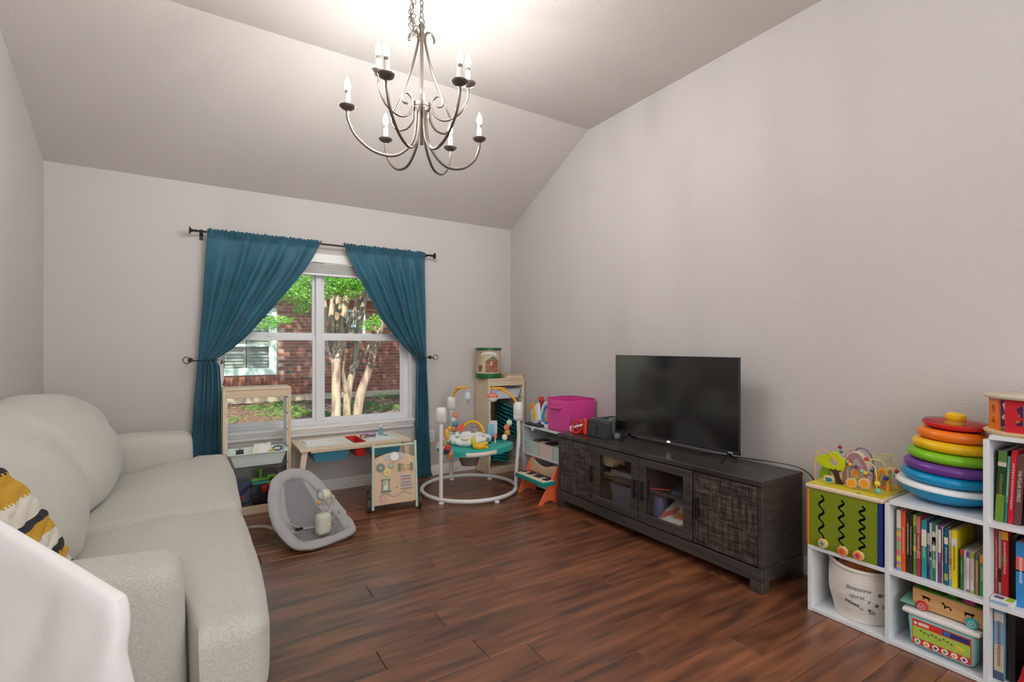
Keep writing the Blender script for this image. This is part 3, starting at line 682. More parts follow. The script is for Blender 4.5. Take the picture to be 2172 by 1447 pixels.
toy('toy_block', 'red toy block low in the clear bin', 0, G().box(.235, .30, 4.158, 4.168, .105, .118).box(.24, .30, 4.158, 4.168, .13, .143), C(170, 44, 50), bevel=.002)
toy('toy_car', 'black toy vehicle with round wheels in the middle of the clear bin', 0, G().box(.345, .44, 4.17, 4.27, .085, .19).cyl((.37, 4.165, .10), (.37, 4.28, .10), .03).cyl((.42, 4.165, .10), (.42, 4.28, .10), .03), C(36, 36, 42), bevel=.006)
toy('toy_crocodile', 'bright green toy with long snout atop the clear bin pile', 0, G().soft((.40, 4.20, .245), (.13, .06, .02), .01, 4).cyl((.40, 4.20, .25), (.40, 4.20, .305), .011).soft((.40, 4.20, .31), (.03, .03, .02), .008, 4).soft((.475, 4.19, .262), (.07, .04, .026), .012, 4), C(126, 204, 50))
toy('toy_boat', 'turquoise toy boat under the green toy in the clear bin', 0, G().soft((.40, 4.19, .222), (.12, .07, .026), .012, 5), C(70, 190, 176))
toy('toy_drum', 'orange round toy in the clear bin', 0, G().ball((.468, 4.178, .205), .026, (1, .8, .9)), C(240, 150, 50))
toy('toy_fish', 'red rounded toy in the middle of the clear bin', 0, G().soft((.425, 4.172, .175), (.05, .03, .06), .014, 5), C(206, 48, 56))
toy('toy_crate', 'dark green toy box at the right of the clear bin', 0, G().box(.455, .548, 4.172, 4.30, .075, .185), C(32, 112, 82), bevel=.006)
toy('toy_bag', 'grey cloth bundle at the back of the clear bin', 0, G().ball((.46, 4.28, .255), .055, (1.2, .8, .9)), C(120, 110, 108, .9))
toy('toy_yellow_brick', 'yellow toy piece at the bottom left of the clear bin', 0, G().soft((.235, 4.165, .075), (.045, .02, .015), .006, 4), C(214, 200, 60))
# teal plastic steps stacked in the corner frame
TEAL2 = C(0, 118, 122, .4)
def teal_tray():
    g = G()
    def fn(u, v):
        x = -.095+.19*u; y = -.10+.20*v; e = max(abs(2*u-1), abs(2*v-1))
        return (x, y, .016*(1-sst(.82, 1, e))+.003*sin(u*30)*sst(.9, .7, e))
    g.grid(fn, 18, 12); return g
tm = mesh('tray', teal_tray(), TEAL2)
ORD = 'topmost second third fourth fifth sixth seventh eighth'.split()
for k in range(15):
    o = bpy.data.objects.new('plastic_tray', tm); COL.objects.link(o); q = o.modifiers.new('s', 'SOLIDIFY'); q.thickness = .005
    if k < 8: o.location = (2.665+.004*(k % 3), 4.30, .37+.040*k); o.rotation_euler = (R(10), R(24), R(2*(k % 3)))
    else: o.location = (2.55+.005*(k % 2), 4.305, .125+.030*(k-8)); o.rotation_euler = (R(6), R(12), 0); 
    tag(o, ('%s teal tray of the tilted upper stack in the corner frame' % ORD[7-k]) if k < 8 else ('%s teal tray of the low left stack in the corner frame' % ORD[14-k]), 'tray', 'teal trays in the corner frame')
can = thing('log_toy_canister', 'round cardboard canister with green lid and a log cabin picture', 'canister', (2.462, 4.32, .935))
cx, cy = 2.462, 4.32; rc = .128
mk('tube', G().lathe([(.001, .937), (rc-.004, .937), (rc-.004, 1.215), (.001, 1.215)], (cx, cy, 0), 40), mat('canister_paper', srgb(206, 190, 166), .55, col2=srgb(176, 150, 122), scale=6, contrast=(.35, .7)), can)
mk('lid', G().lathe([(.001, 1.238), (rc-.004, 1.238), (rc+.002, 1.234), (rc+.003, 1.214), (rc-.001, 1.212)], (cx, cy, 0), 40), C(32, 98, 62, .35), can)
mk('base_rim', G().lathe([(.001, .9355), (rc, .9355), (rc+.002, .94), (rc+.001, .982), (rc-.003, .984)], (cx, cy, 0), 40), C(30, 104, 60, .35), can)
def canwrap(co, z0=0, off=.0012, base=-1.99):
    a = base+co.x/rc; r = rc-.004+off+co.z
    return Vector((cx+r*cos(a), cy+r*sin(a), z0+co.y))
cam_a = math.atan2(-cy, -cx)
def wrap(z0, off=.001): return lambda co: canwrap(co, z0, off, cam_a)
def patch(name, poly, z0, m, off=.001):
    # flat outline subdivided and bent round the canister
    import bmesh
    g = G(); n = len(poly); bm = bmesh.new(); vs = [bm.verts.new((a, b_, 0)) for a, b_ in poly]; bm.faces.new(vs)
    for xx in [i*.02-.2 for i in range(21)]:
        bmesh.ops.bisect_plane(bm, geom=bm.verts[:]+bm.edges[:]+bm.faces[:], plane_co=(xx, 0, 0), plane_no=(1, 0, 0))
    me = bpy.data.meshes.new(name); bm.to_mesh(me); bm.free()
    for v in me.vertices: v.co = canwrap(v.co, z0, off, cam_a)
    return mk(name, me, m, can) if me.materials.append(m) is None else None
patch('white_banner', [(-.075, .0), (-.05, .012), (0, .018), (.05, .014), (.085, .004), (.085, -.022), (.05, -.012), (0, -.008), (-.05, -.014), (-.075, -.026)], 1.180, C(238, 234, 226, .5), .0008)
txt('lettering', 'LINCOLN LOGS', .019, None, C(120, 60, 52), can, .0006, curve=lambda co: canwrap(Vector((co.x, co.y-.35*co.x*co.x*10, co.z)), 1.178, .0014, cam_a))
patch('cabin_roof', [(-.03, .035), (.035, .075), (.055, .078), (.115, .03), (.10, .024), (.052, .062), (.03, .058), (-.03, .026)], 1.075, C(62, 132, 108, .5), .0012)
patch('cabin_wall', [(-.03, -.075), (.105, -.075), (.105, .026), (.052, .062), (.03, .056), (-.03, .026)], 1.075, mat('cabin_log', srgb(134, 82, 60), .6, col2=srgb(176, 118, 88), scale=14, stretch=(1, 1, 5)), .001)
patch('cabin_door', [(.018, -.01), (.04, -.01), (.04, .03), (.018, .03)], 1.075, C(206, 178, 138, .6), .0016)
patch('log_pile', [(-.115, -.07), (-.075, -.07), (-.06, -.02), (-.09, .0), (-.115, -.01)], 1.075, C(140, 92, 72, .6), .001)
bt = thing('wooden_tray', 'flat pale wooden tray lying beside the green-lidded canister', 'tray', (2.70, 4.32, .935))
mk('board', G().box(2.60, 2.812, 4.205, 4.45, .936, .962), PINEH, bt, bevel=.003)
mk('lid_board', G().box(2.605, 2.818, 4.20, 4.445, .963, .969), PLY, bt, bevel=.002)

# ------------------------------------------------ play table
pt = thing('play_table', 'low pine play table with splayed legs under the window', 'table', (1.07, 4.19, 0))
x0, x1, y0, y1 = .64, 1.505, 3.955, 4.425
tp = mk('tabletop', G().box(x0, x1, y0, y0+.06, .458, .48).box(x0, x1, y1-.07, y1, .458, .48).box(x0, x0+.06, y0+.06, y1-.07, .458, .48).box(x1-.06, x1, y0+.06, y1-.07, .458, .48), PINEH, pt, bevel=.002)
mk('inset_board', G().box(x0+.061, 1.055, y0+.061, y1-.071, .462, .478), C(232, 228, 216, .5), pt, bevel=.001)
mk('inset_board', G().box(1.16, x1-.061, y0+.061, y1-.071, .462, .478), C(232, 228, 216, .5), pt, bevel=.001)
mk('rail', G().box(x0+.08, x1-.08, y0+.005, y0+.022, .445, .458), PINEH, pt); mk('rail', G().box(x0+.08, x1-.08, y1-.05, y1-.032, .43, .458), PINEH, pt)
for sx, xx in ((-1, x0+.03), (1, x1-.03)):
    for sy, yy in ((-1, y0+.035), (1, y1-.035)):
        g = G(); a, b_ = Vector((xx+(.01 if sx < 0 else -.01), yy, .458)), Vector((xx+sx*.055, yy+sy*(.02 if sy < 0 else .0), 0))
        g.add([tuple(a+Vector((dx*.022, dy*.013, 0))) for dx, dy in ((-1, -1), (1, -1), (1, 1), (-1, 1))]+[tuple(b_+Vector((dx*.015, dy*.012, 0))) for dx, dy in ((-1, -1), (1, -1), (1, 1), (-1, 1))],
              [(3, 2, 1, 0), (4, 5, 6, 7)]+[(i, (i+1) % 4, 4+(i+1) % 4, 4+i) for i in range(4)])
        mk('leg', g, PINE, pt, bevel=.004)
tub('hanging_bin', 'blue plastic bin hanging under the left half of the play table', .735, 1.015, 3.985, 4.35, .360, .446, C(76, 148, 172, .4), flare=.025, lipw=.004)
tub('hanging_bin', 'blue plastic bin hanging under the right half of the play table', 1.17, 1.44, 3.985, 4.35, .360, .446, C(76, 148, 172, .4), flare=.025, lipw=.004)
tub('hanging_cup', 'bright red plastic cup set in the slot of the play table', 1.065, 1.15, 4.02, 4.35, .365, .474, C(214, 36, 28, .4), flare=.008, lipw=.002)
def sheet(name, label, cat, cx, cy, w, d, z, rz, m, th=.0012, group=None, **k):
    g = G(); g.X = Matrix.Translation((cx, cy, z)) @ Matrix.Rotation(rz, 4, 'Z'); g.box(-w/2, w/2, -d/2, d/2, 0, th)
    return single(name, g, m, label, cat, group, **k)
ART = mat('child_drawing', srgb(240, 240, 238), .7, col2=srgb(150, 186, 206), scale=26, contrast=(.5, .72))
ART2 = mat('child_drawing_two', srgb(242, 241, 238), .7, col2=srgb(232, 196, 130), scale=16, contrast=(.55, .72))
sheet('drawing_paper', 'lowest sheet of the drawings at the left end of the play table', 'paper', .80, 4.17, .21, .28, .4785, .25, ART)
sheet('drawing_paper', 'middle sheet of the drawings, turned on the pile at the table left', 'paper', .83, 4.155, .21, .28, .4805, -.2, C(236, 236, 240, .7), th=.004)
sheet('drawing_paper', 'topmost blue and orange drawing on the pile at the table left', 'paper', .82, 4.165, .20, .26, .4850, .12, ART2)
sheet('paper_sheet', 'blank white paper lying right of the red slot on the play table', 'paper', 1.29, 4.16, .18, .24, .4785, -.1, C(240, 240, 240, .7))
box_ = thing('game_box', 'small pink and purple patterned box on the play table', 'box', (1.22, 4.22, .48))
g = G(); g.X = Matrix.Translation((1.225, 4.235, .480)) @ Matrix.Rotation(-.12, 4, 'Z'); g.box(-.06, .062, -.035, .04, 0, .026); mk('box_body', g, C(120, 116, 126, .5), box_, bevel=.003)
g = G(); g.X = Matrix.Translation((1.215, 4.225, .507)) @ Matrix.Rotation(-.3, 4, 'Z'); g.box(-.055, .06, -.035, .035, 0, .006); mk('card', g, mat('card_art', srgb(206, 96, 184), .5, col2=srgb(222, 214, 226), scale=26, contrast=(.45, .6)), box_, bevel=.001)
g = G(); g.X = Matrix.Translation((1.2, 4.198, .484)) @ Matrix.Rotation(-.12, 4, 'Z'); g.box(-.038, -.012, -.006, .0, 0, .018); mk('yellow_label', g, C(220, 180, 70), box_)
bo = thing('sparkle_bottle', 'small clear bottle of pale blue water standing on the play table', 'bottle', (1.345, 4.25, .48))
mk('bottle_body', G().lathe([(.001, .480), (.017, .480), (.018, .484), (.018, .535), (.012, .542), (.012, .548), (.001, .548)], (1.345, 4.25, 0), 18), C(150, 204, 220, .1, trans=.6), bo)
mk('cap', G().lathe([(.001, .548), (.016, .548), (.016, .578), (.001, .580)], (1.345, 4.25, 0), 18), C(206, 216, 222, .4), bo)
single('plastic_disc', G().lathe([(.001, .480), (.022, .480), (.022, .4835), (.001, .4835)], (1.375, 4.215, 0), 18), C(60, 160, 126), 'flat green plastic disc lying beside the blue water bottle', 'disc')
# ------------------------------------------------ walker activity board
wk = thing('baby_walker', 'wooden push walker with mint poles and an activity panel', 'toy', (1.262, 3.640, 0), R(-14.4))
K = .000415
def cx_(v): return (v-610)*K
def cz_(v): return .030+(1290-v)*K
LEAN = Matrix.Rotation(R(-9), 4, 'X')
def gl(): g = G(); g.X = LEAN; return g
MINTP = C(196, 214, 192, .4); PINKP = C(222, 170, 168, .4); SAGE = C(112, 138, 120, .45); CREAMY = C(232, 212, 130, .45); GREYP = C(186, 184, 190, .4)
for s in (-1, 1):
    mk('pole', gl().cyl((s*.163, 0, .022), (s*.158, 0, cz_(130 if s < 0 else 100)), .0105, seg=14), MINTP, wk, w=False, bevel=.002)
mk('handle', gl().cyl((-.158, 0, cz_(190)), (.158, 0, cz_(160)), .009, seg=14), MINTP, wk, w=False)
pn = [(-.153, cz_(1235))]+[(.153, cz_(1190))]+[(.150-.30*i/14, cz_(400)+.042*sin(pi*i/14)) for i in range(15)]
mk('panel', gl().prism(pn, -.008, .004, ax='y'), PLY, wk, w=False, smooth=0, bevel=.001)
def disc(x, z, r, y0, y1, n=24, teeth=0, dep=0):
    P = circ(x, z, r, n) if not teeth else [(x+(r if (i % 4) < 2 else r-dep)*cos(2*pi*i/(teeth*4)), z+(r if (i % 4) < 2 else r-dep)*sin(2*pi*i/(teeth*4))) for i in range(teeth*4)]
    return gl().prism(P, y0, y1, ax='y')
Y0 = -.008
for xx, dz in ((465, 0), (740, 14)):
    mk('flower_plate', gl().prism([(cx_(xx)+(.021+.005*cos(6*a))*cos(a), cz_(380-dz)+(.017+.004*cos(6*a))*sin(a)) for a in [2*pi*i/36 for i in range(36)]], Y0-.005, Y0, ax='y'), GREYP, wk, w=False)
m_ = mk('mirror_rim', disc(cx_(605), cz_(375), .036, Y0-.010, Y0, 30), C(206, 208, 210, .35), wk, w=False, bevel=.002)
mk('mirror', disc(cx_(605), cz_(375), .028, Y0-.0115, Y0-.009, 30), C(226, 228, 232, .25), m_, w=False)  # bright reflection is put into a pale plastic colour
for xx, zz, r, t_, m in ((355, 560, .034, 14, SAGE), (540, 535, .023, 10, C(160, 180, 156)), (475, 648, .032, 13, CREAMY)):
    q = mk('gear', disc(cx_(xx), cz_(zz), r, Y0-.009, Y0-.001, teeth=t_, dep=.006), m, wk, w=False)
    mk('gear_hub', disc(cx_(xx), cz_(zz), .009, Y0-.013, Y0-.009, 6), PINKP if m is CREAMY else C(206, 214, 208), q, w=False)
g = gl().box(cx_(670), cx_(715), Y0-.014, Y0, cz_(645), cz_(505)).box(cx_(890), cx_(935), Y0-.014, Y0, cz_(640), cz_(498))
mk('bead_frame', g, SAGE, wk, w=False, bevel=.002)
for k, zz in enumerate((525, 575, 612)):
    q = mk('bead_rod', gl().cyl((cx_(715), Y0-.007, cz_(zz)), (cx_(890), Y0-.007, cz_(zz-4)), .0018, seg=6), C(230, 220, 200), wk, w=False)
    for xx, m in ((740, C(226, 196, 160)), (765, C(240, 214, 130)), (850, CREAMY)):
        mk('bead', gl().lathe([(.0015, -.005), (.0075, -.003), (.0075, .003), (.0015, .005)], (cx_(xx+8*k), Y0-.008, cz_(zz-2)), 12, ax='x'), m, q, w=False)
for k, zz in enumerate((725, 775, 835, 885, 948)):
    q = mk('xylophone_bar', gl().tube([(cx_(720-2*k), Y0-.006, cz_(zz+6)), (cx_(895+6*k), Y0-.006, cz_(zz-6))], .0085, 10, flat=.8), GREYP, wk, w=False)
mk('roller_frame', gl().box(cx_(350), cx_(530), Y0-.008, Y0, cz_(800), cz_(770)).box(cx_(355), cx_(535), Y0-.008, Y0, cz_(1008), cz_(975)).box(cx_(372), cx_(386), Y0-.006, Y0, cz_(975), cz_(800)).box(cx_(496), cx_(510), Y0-.006, Y0, cz_(975), cz_(800)), SAGE, wk, w=False, bevel=.0015)
mk('roller', gl().cyl((cx_(442), Y0-.004, cz_(965)), (cx_(442), Y0-.004, cz_(870)), .018, seg=3), C(228, 226, 216), wk, w=False)
mk('roller', gl().cyl((cx_(442), Y0-.004, cz_(868)), (cx_(442), Y0-.004, cz_(790)), .020, seg=4), C(226, 222, 206), wk, w=False)
mk('sound_hole', disc(cx_(640), cz_(935), .005, Y0-.0012, Y0, 10), C(110, 84, 62), wk, w=False)
tr_ = [(cx_(330+590*t), Y0-.0004, cz_(1070-22*t-32*sin(t*11.2-.4))) for t in [i/40 for i in range(41)]]
mk('slide_track', gl().tube(tr_, .0034, 6, flat=.35), C(84, 78, 66), wk, w=False)
mk('piglet', gl().prism([(cx_(400)+.022*cos(a)*(1+.1*cos(3*a)), cz_(1112)+.025*sin(a)*(1+.15*cos(4*a))) for a in [2*pi*i/28 for i in range(28)]], Y0-.009, Y0-.002, ax='y'), PINKP, wk, w=False, bevel=.001)
mk('cart_box', G().box(-.145, .145, .03, .25, .055, .062).box(-.145, -.137, .03, .25, .055, .16).box(.137, .145, .03, .25, .055, .16).box(-.145, .145, .242, .25, .055, .16), PLY, wk, w=False, bevel=.001)
mk('axle', G().cyl((-.185, .035, .054), (.185, .035, .054), .005), C(120, 110, 100), wk, w=False)
mk('axle', G().cyl((-.185, .235, .054), (.185, .235, .054), .005), C(120, 110, 100), wk, w=False)
for k in range(3): mk('side_block', G().soft((-.158, .10, .085+.03*k), (.022, .03, .024), .006, 4), C(206, 170, 130), wk, w=False)
for sx in (-1, 1):
    for yy in (.035, .235):
        q = mk('wheel', G().lathe([(.012, -.011), (.050, -.011), (.054, -.007), (.054, .007), (.050, .011), (.012, .011)], (sx*.19, yy, .054), 28, ax='x'), C(52, 42, 36), wk, w=False)
        mk('wheel_disc', G().lathe([(.001, -.012), (.036, -.012), (.036, .012), (.001, .012)], (sx*.19, yy, .054), 24, ax='x'), C(190, 160, 124), q, w=False)

# ------------------------------------------------ bouncer seat
bc = thing('baby_bouncer', 'grey padded baby bouncer seat on the floor in front of the play table', 'baby seat', (.70, 3.25, 0), R(20))
GREYF = mat('bouncer_fabric', srgb(176, 174, 176), .95, bump=.003, bscale=30, sheen=.2); GREYD = mat('bouncer_dark', srgb(140, 137, 141), .95, bump=.006, bscale=18, sheen=.3)
GSTR = mat('bouncer_stripe', srgb(122, 124, 122), .9, col2=srgb(146, 148, 146), scale=40, stretch=(6, 1, 1), contrast=(.45, .55))
ZP = [(-.02, .034), (.05, .038), (.15, .055), (.24, .09), (.32, .155), (.39, .235), (.45, .315), (.50, .365)]
HW = [(-.02, .10), (.0, .150), (.03, .175), (.10, .195), (.2, .205), (.30, .195), (.37, .170), (.43, .130), (.47, .085), (.49, .0)]
def lift(y): return .0+.035*sst(.04, .2, y)
def rimpt(s, t):   # t 0..1 from lip to head
    y = -.02+.51*t; return Vector((s*interp(HW, y), y, interp(ZP, y)+lift(y)))
right = [rimpt(1, i/22) for i in range(23)]; left = [rimpt(-1, i/22) for i in range(22)][::-1]
loop = right+left; loop = [p for i, p in enumerate(loop) if (p-loop[i-1]).length > .004]
for _ in range(2): loop = [(loop[i-1]+loop[i]*2+loop[(i+1) % len(loop)])/4 for i in range(len(loop))]
n = len(loop)
mk('padded_rim', G().tube([tuple(p) for p in loop], [(.041+.004*noise.noise(p*16))*(1-.06*max(0, cos(i_*.9))**6) for i_, p in enumerate(loop)], 16, closed=True, flat=.50), GREYF, bc, w=False)
def inner(u, v):
    y = -.0+.47*v; hw = interp(HW, y)-.012; s = 2*u-1
    z = interp(ZP, y)+lift(y)*abs(s)**2-.040*(1-s**4)*sin(pi*min(1, v*1.05))**.6+.010
    z += (.007+.016*sst(.3, .5, v)*sst(.8, .6, v))*noise.noise(Vector((s*3+y*8, y*26, 0)))
    return (s*hw, y, max(z, .018))
ins = G(); nu, nv = 26, 44; ins.grid(inner, nu, nv)
for k, f in enumerate(ins.f):
    i, j = divmod(k, nv); s = abs(2*(i+.5)/nu-1); v = (j+.5)/nv
    ins.m[k] = 2 if v < .40 else (1 if (s < .62 and v > .44) else 0)
mk('seat_liner', ins, [GREYF, GREYD, GSTR], bc, w=False, smooth=180, solid=.012)
sh = G()
def shell(u, v):
    y = -.01+.47*v; hw = interp(HW, y)+.004; s = 2*u-1
    return (s*hw, y+.012*v, max(interp(ZP, y)+lift(y)*s*s-.055*(1-s*s)**.5-.012, .008+.004*abs(s)))
sh.grid(shell, 20, 24); mk('shell', sh, C(206, 200, 188, .4), bc, w=False, smooth=180, solid=.008)
mk('rocker_foot', G().tube(spline([(-.12, .14, .035), (-.16, .30, .06), (-.19, .42, .075), (-.22, .56, .05), (-.235, .64, .02)], 6), [.016]*20+[.013]*5, 10, flat=.7), C(206, 194, 178, .4), bc, w=False)
mk('rocker_foot', G().tube(spline([(.12, .14, .035), (.14, .26, .05), (.12, .36, .055), (.08, .44, .03), (.04, .46, .02)], 6), .014, 10, flat=.7), C(206, 194, 178, .4), bc, w=False)
g = G().tube(spline([(-.16, .22, .135), (-.08, .20, .085), (0, .19, .07), (.1, .21, .09), (.17, .24, .14)], 6), .012, 8, flat=.4)
mk('waist_strap', g, GREYF, bc, w=False)
mk('buckle', G().soft((-.10, .185, .088), (.045, .03, .012), .005, 4), BLACK, bc, w=False)
mk('care_tag', G().box(.222, .230, .115, .15, .10, .116), C(190, 80, 84), bc, w=False)
sb = mk('soother_unit', G().soft((.0, .075, .118), (.095, .075, .135), .03, 10), C(214, 214, 200, .35), bc, w=False)
mk('soother_button', G().ball((.02, .036, .11), .009, (1, .4, 1)), C(230, 220, 90), sb, w=False)
mk('toy_arm', G().tube(spline([(.035, .075, .17), (.055, .07, .215), (.068, .065, .262), (.055, .07, .285)], 5), [.011]*8+[.013]*8, 10), C(196, 190, 174, .4), bc, w=False)
tb = mk('toy_ball', G().ball((.018, .085, .293), .040, (1.1, 1, .95)), C(226, 220, 204, .4), bc, w=False)
mk('ball_band', G().tube([(.018-.030+.0*a, .085+.036*cos(a), .300+.034*sin(a)) for a in [2*pi*i/20 for i in range(20)]], .004, 6, closed=True), C(160, 190, 206), tb, w=False)
mk('toy_bead', G().ball((-.035, .06, .262), .014), C(222, 168, 92), bc, w=False)
mk('toy_bead', G().ball((.0, .07, .242), .009), C(140, 178, 196), bc, w=False)

# ------------------------------------------------ activity jumper
JC = (1.985, 3.82); JR = R(-27.5)
jp = thing('activity_jumper', 'baby jumper with white ring base, three posts and teal tray', 'baby jumper', (JC[0], JC[1], 0), JR)
PW = C(228, 228, 226, .3); JT = C(46, 168, 156, .35); JT2 = C(20, 132, 126, .35); YEL = C(244, 178, 40, .35)
mk('base_ring', G().tube([(.405*cos(a), .405*sin(a), .032) for a in [2*pi*i/64 for i in range(64)]], .0165, 12, closed=True), PW, jp, w=False)
for a in (-123, -57, 3, 62, 114, 182):
    mk('foot', G().lathe([(.001, .0), (.022, .0), (.024, .006), (.016, .018), (.001, .02)], (.405*cos(R(a)), .405*sin(R(a)), 0), 14), PW, jp, w=False)
posts = {}
for a, z0, z1 in ((-123.5, .634, .768), (2.5, .60, .765), (114.5, .655, .782)):
    x, y = .405*cos(R(a)), .405*sin(R(a)); posts[a] = (x, y)
    top = z0+.01
    px_, py_ = (x*1.07, y*1.07) if a == 2.5 else (x, y)
    mk('post', G().tube(spline([(x, y, .035), (x*(1.03 if a == 2.5 else 1), y, .25), (px_, py_, .45), (px_*.99, py_*.99, top)], 6), .0165, 12), PW, jp, w=False)
    hd = mk('post_head', G().soft((px_*.99, py_*.99, (z0+z1)/2), (.085, .058, z1-z0), .028, 10, puff=(0, .006, 0)), PW, jp, w=False)
    mk('head_grip', G().soft((px_*.99, py_*.99-.034, (z0+z1)/2-.005), (.055, .008, .05), .0035, 5), C(212, 212, 210, .35), hd, w=False)
mk('toy_bow', G().tube(spline([(-.155, .355, .775), (-.14, .34, .82), (-.09, .29, .865), (-.03, .25, .88)], 6), .011, 10), YEL, jp, w=False)
mk('bow_leaf', G().ball((-.07, .24, .876), .07, (1, .35, .16)), YEL, jp, w=False)
mk('toy_bow', G().tube(spline([(.415, .02, .755), (.36, .03, .83), (.27, .05, .875), (.20, .06, .885)], 6), .0105, 10), YEL, jp, w=False)
mk('bow_leaf', G().ball((.25, .05, .882), .07, (1, .35, .16)), YEL, jp, w=False)
ht = mk('hanging_toy', G().ball((-.015, .24, .79), .034, (.85, .5, 1.35)), C(206, 222, 222, .5), jp, w=False)
mk('toy_cord', G().cyl((-.015, .24, .83), (-.015, .24, .872), .0025), WHITE, ht, w=False); mk('toy_spots', G().ball((-.008, .222, .765), .016, (1, .3, .7)), C(120, 158, 160), ht, w=False)
mk('toy_tail', G().ball((-.015, .24, .737), .011), C(226, 150, 120), ht, w=False)
hb = mk('hanging_toy', G().lathe([(.001, .0), (.024, -.004), (.042, -.018), (.047, -.034), (.046, -.042), (.001, -.043)], (.205, .06, .845), 20), C(224, 104, 84, .4), jp, w=False)
mk('toy_bowl', G().lathe([(.046, -.043), (.044, -.062), (.030, -.078), (.001, -.084)], (.205, .06, .845), 20), C(232, 228, 218, .3), hb, w=False)
g = G()
for a, zz in ((-2.3, .828), (-1.6, .832), (-.9, .826), (-1.9, .815), (-1.2, .812)): g.ball((.205+.040*cos(a), .06+.040*sin(a), zz-.0), .008, (1, 1, .8), 8)
mk('toy_spots', g, C(244, 236, 230), hb, w=False); mk('toy_cord', G().cyl((.205, .06, .84), (.205, .06, .88), .003), WHITE, hb, w=False)
def tray(u, v, top):
    a = 2*pi*u; r = (.5+.5*v)
    rx = .36 if cos(a) > 0 else .29; ry = .27; e = 1+.06*cos(3*a+.4)
    x, y = rx*e*cos(a)*r, ry*e*sin(a)*r
    wave = .022*cos(2*a-.2)*r-.016*sin(a)
    z = .405+wave-.012*sst(.55, 1, v)*0
    if v > .9: z -= .012
    return (x, y, z if top else z-.055+.012*v)
g = G(); g.grid(lambda u, v: tray(u, v, True), 60, 10, cu=True)
g.grid(lambda u, v: tray(u, 1-v, False), 60, 10, cu=True)
g.grid(lambda u, v: tuple(Vector(tray(u, 1, True))*(1-v)+Vector(tray(u, 1, False))*v), 60, 3, cu=True)
mk('tray', g, JT, jp, w=False)
g = G(); g.grid(lambda u, v: (lambda a: tuple(Vector(tray(a, 1, True))*(1-v)+Vector(tray(a, 1, False))*v+Vector((0, -.006, 0)) + Vector((.0, 0, .004*(1-2*v)*-1))))(.735+.13*u), 16, 2)
mk('tray_label', g, mat('label_stripe', srgb(232, 222, 214), .5, col2=srgb(214, 92, 64), scale=3, contrast=(.5, .55)), jp, w=False, solid=.002)
SEATF = mat('seat_print', srgb(236, 236, 232), .9, col2=srgb(124, 160, 150), scale=17, contrast=(.60, .64), detail=1.0)
def pad(u, v):
    a = 2*pi*u; b_ = 2*pi*v; rr = .052+.006*noise.noise(Vector((cos(a)*4, sin(a)*4, 0)))
    return ((.135+rr*cos(b_))*cos(a)*1.15-.02, (.125+rr*cos(b_))*sin(a)+.01, .455+rr*.75*sin(b_))
g = G(); g.grid(pad, 40, 12, cu=True, cv=True); mk('seat_pad', g, SEATF, jp, w=False)
mk('seat_cushion', G().soft((-.02, -.12, .448), (.19, .10, .05), .024, 8, puff=(0, 0, .012)), SEATF, jp, w=False)
mk('seat_dial', G().lathe([(.030, -.002), (.034, .004), (.026, .012), (.012, .009), (.001, .013)], (-.035, -.155, .478), 20), C(238, 226, 206), jp, w=False)
g = G(); g.grid(lambda u, v: ((.11-.05*v)*cos(2*pi*u)*1.15, (.10-.04*v)*sin(2*pi*u), .40-.175*v), 24, 6, cu=True); g.grid(lambda u, v: (.06*(1-v)*cos(2*pi*u)*1.15, .06*(1-v)*sin(2*pi*u), .225), 24, 2, cu=True)
mk('seat_sling', g, C(128, 112, 98, .9), jp, w=False)
# straps with soft toys hanging from each head to the tray
for (x, y), zt, cols in ((posts[114.5], .65, ((232, 140, 90), (210, 222, 224), (84, 150, 176), (228, 150, 96))), (posts[2.5], .62, ((206, 222, 196), (226, 120, 70), (214, 150, 60), (236, 230, 220))), (posts[-123.5], .47, ((206, 70, 62), (60, 66, 70), (224, 150, 110), (206, 150, 90)))):
    ix, iy = x*.86, y*.86
    st = mk('strap', G().tube([(ix, iy, zt), (x*.75, y*.75, .40)], .010, 8, flat=.3), C(200, 214, 200, .8), jp, w=False)
    for k, c in enumerate(cols):
        zz = zt-.035-.042*k*(1 if zt > .5 else .62); f = (zt-zz)/(zt-.40)
        q = Vector((ix, iy, 0)).lerp(Vector((x*.75, y*.75, 0)), f)
        mk('soft_toy', G().ball((q.x+.008*(-1)**k, q.y-.014, zz), .026, (1, .7, 1.05)), C(*c, .8), st, w=False)
# tray toys
g1 = mk('giraffe_toy', G().tube([(-.205, -.17, .41), (-.20, -.17, .47)], [.014, .011], 10).ball((-.185, -.17, .52), .034, (.75, .5, 1.45)), C(236, 186, 76, .5), jp, w=False)
mk('giraffe_base', G().lathe([(.001, 0), (.042, 0), (.036, .018), (.018, .03), (.001, .03)], (-.21, -.17, .395), 18), C(240, 206, 120, .5), g1, w=False)
mk('giraffe_head', G().ball((-.163, -.17, .573), .016), C(236, 186, 76, .5), g1, w=False)
mk('arch', G().tube(spline([(-.07, .16, .46), (-.06, .15, .52), (.0, .13, .575), (.07, .11, .575), (.12, .08, .52), (.13, .06, .42)], 6), .0125, 10), YEL, jp, w=False)
mk('arch_roller', G().lathe([(.001, -.012), (.034, -.010), (.034, .010), (.001, .012)], (-.075, .14, .525), 18, ax='y'), C(228, 100, 74, .4), jp, w=False)
mk('arch_toy', G().ball((.05, .12, .505), .026, (1.1, .5, .8)).ball((.05, .12, .55), .012, (1, .6, 1.6)), C(156, 150, 150, .6), jp, w=False)
mk('flip_page', G().soft((.19, .08, .505), (.055, .012, .11), .006, 6), C(122, 186, 206, .35), jp, w=False)
mk('flip_page', G().soft((.215, .11, .53), (.07, .012, .12), .006, 6), C(206, 212, 220, .35), jp, w=False)
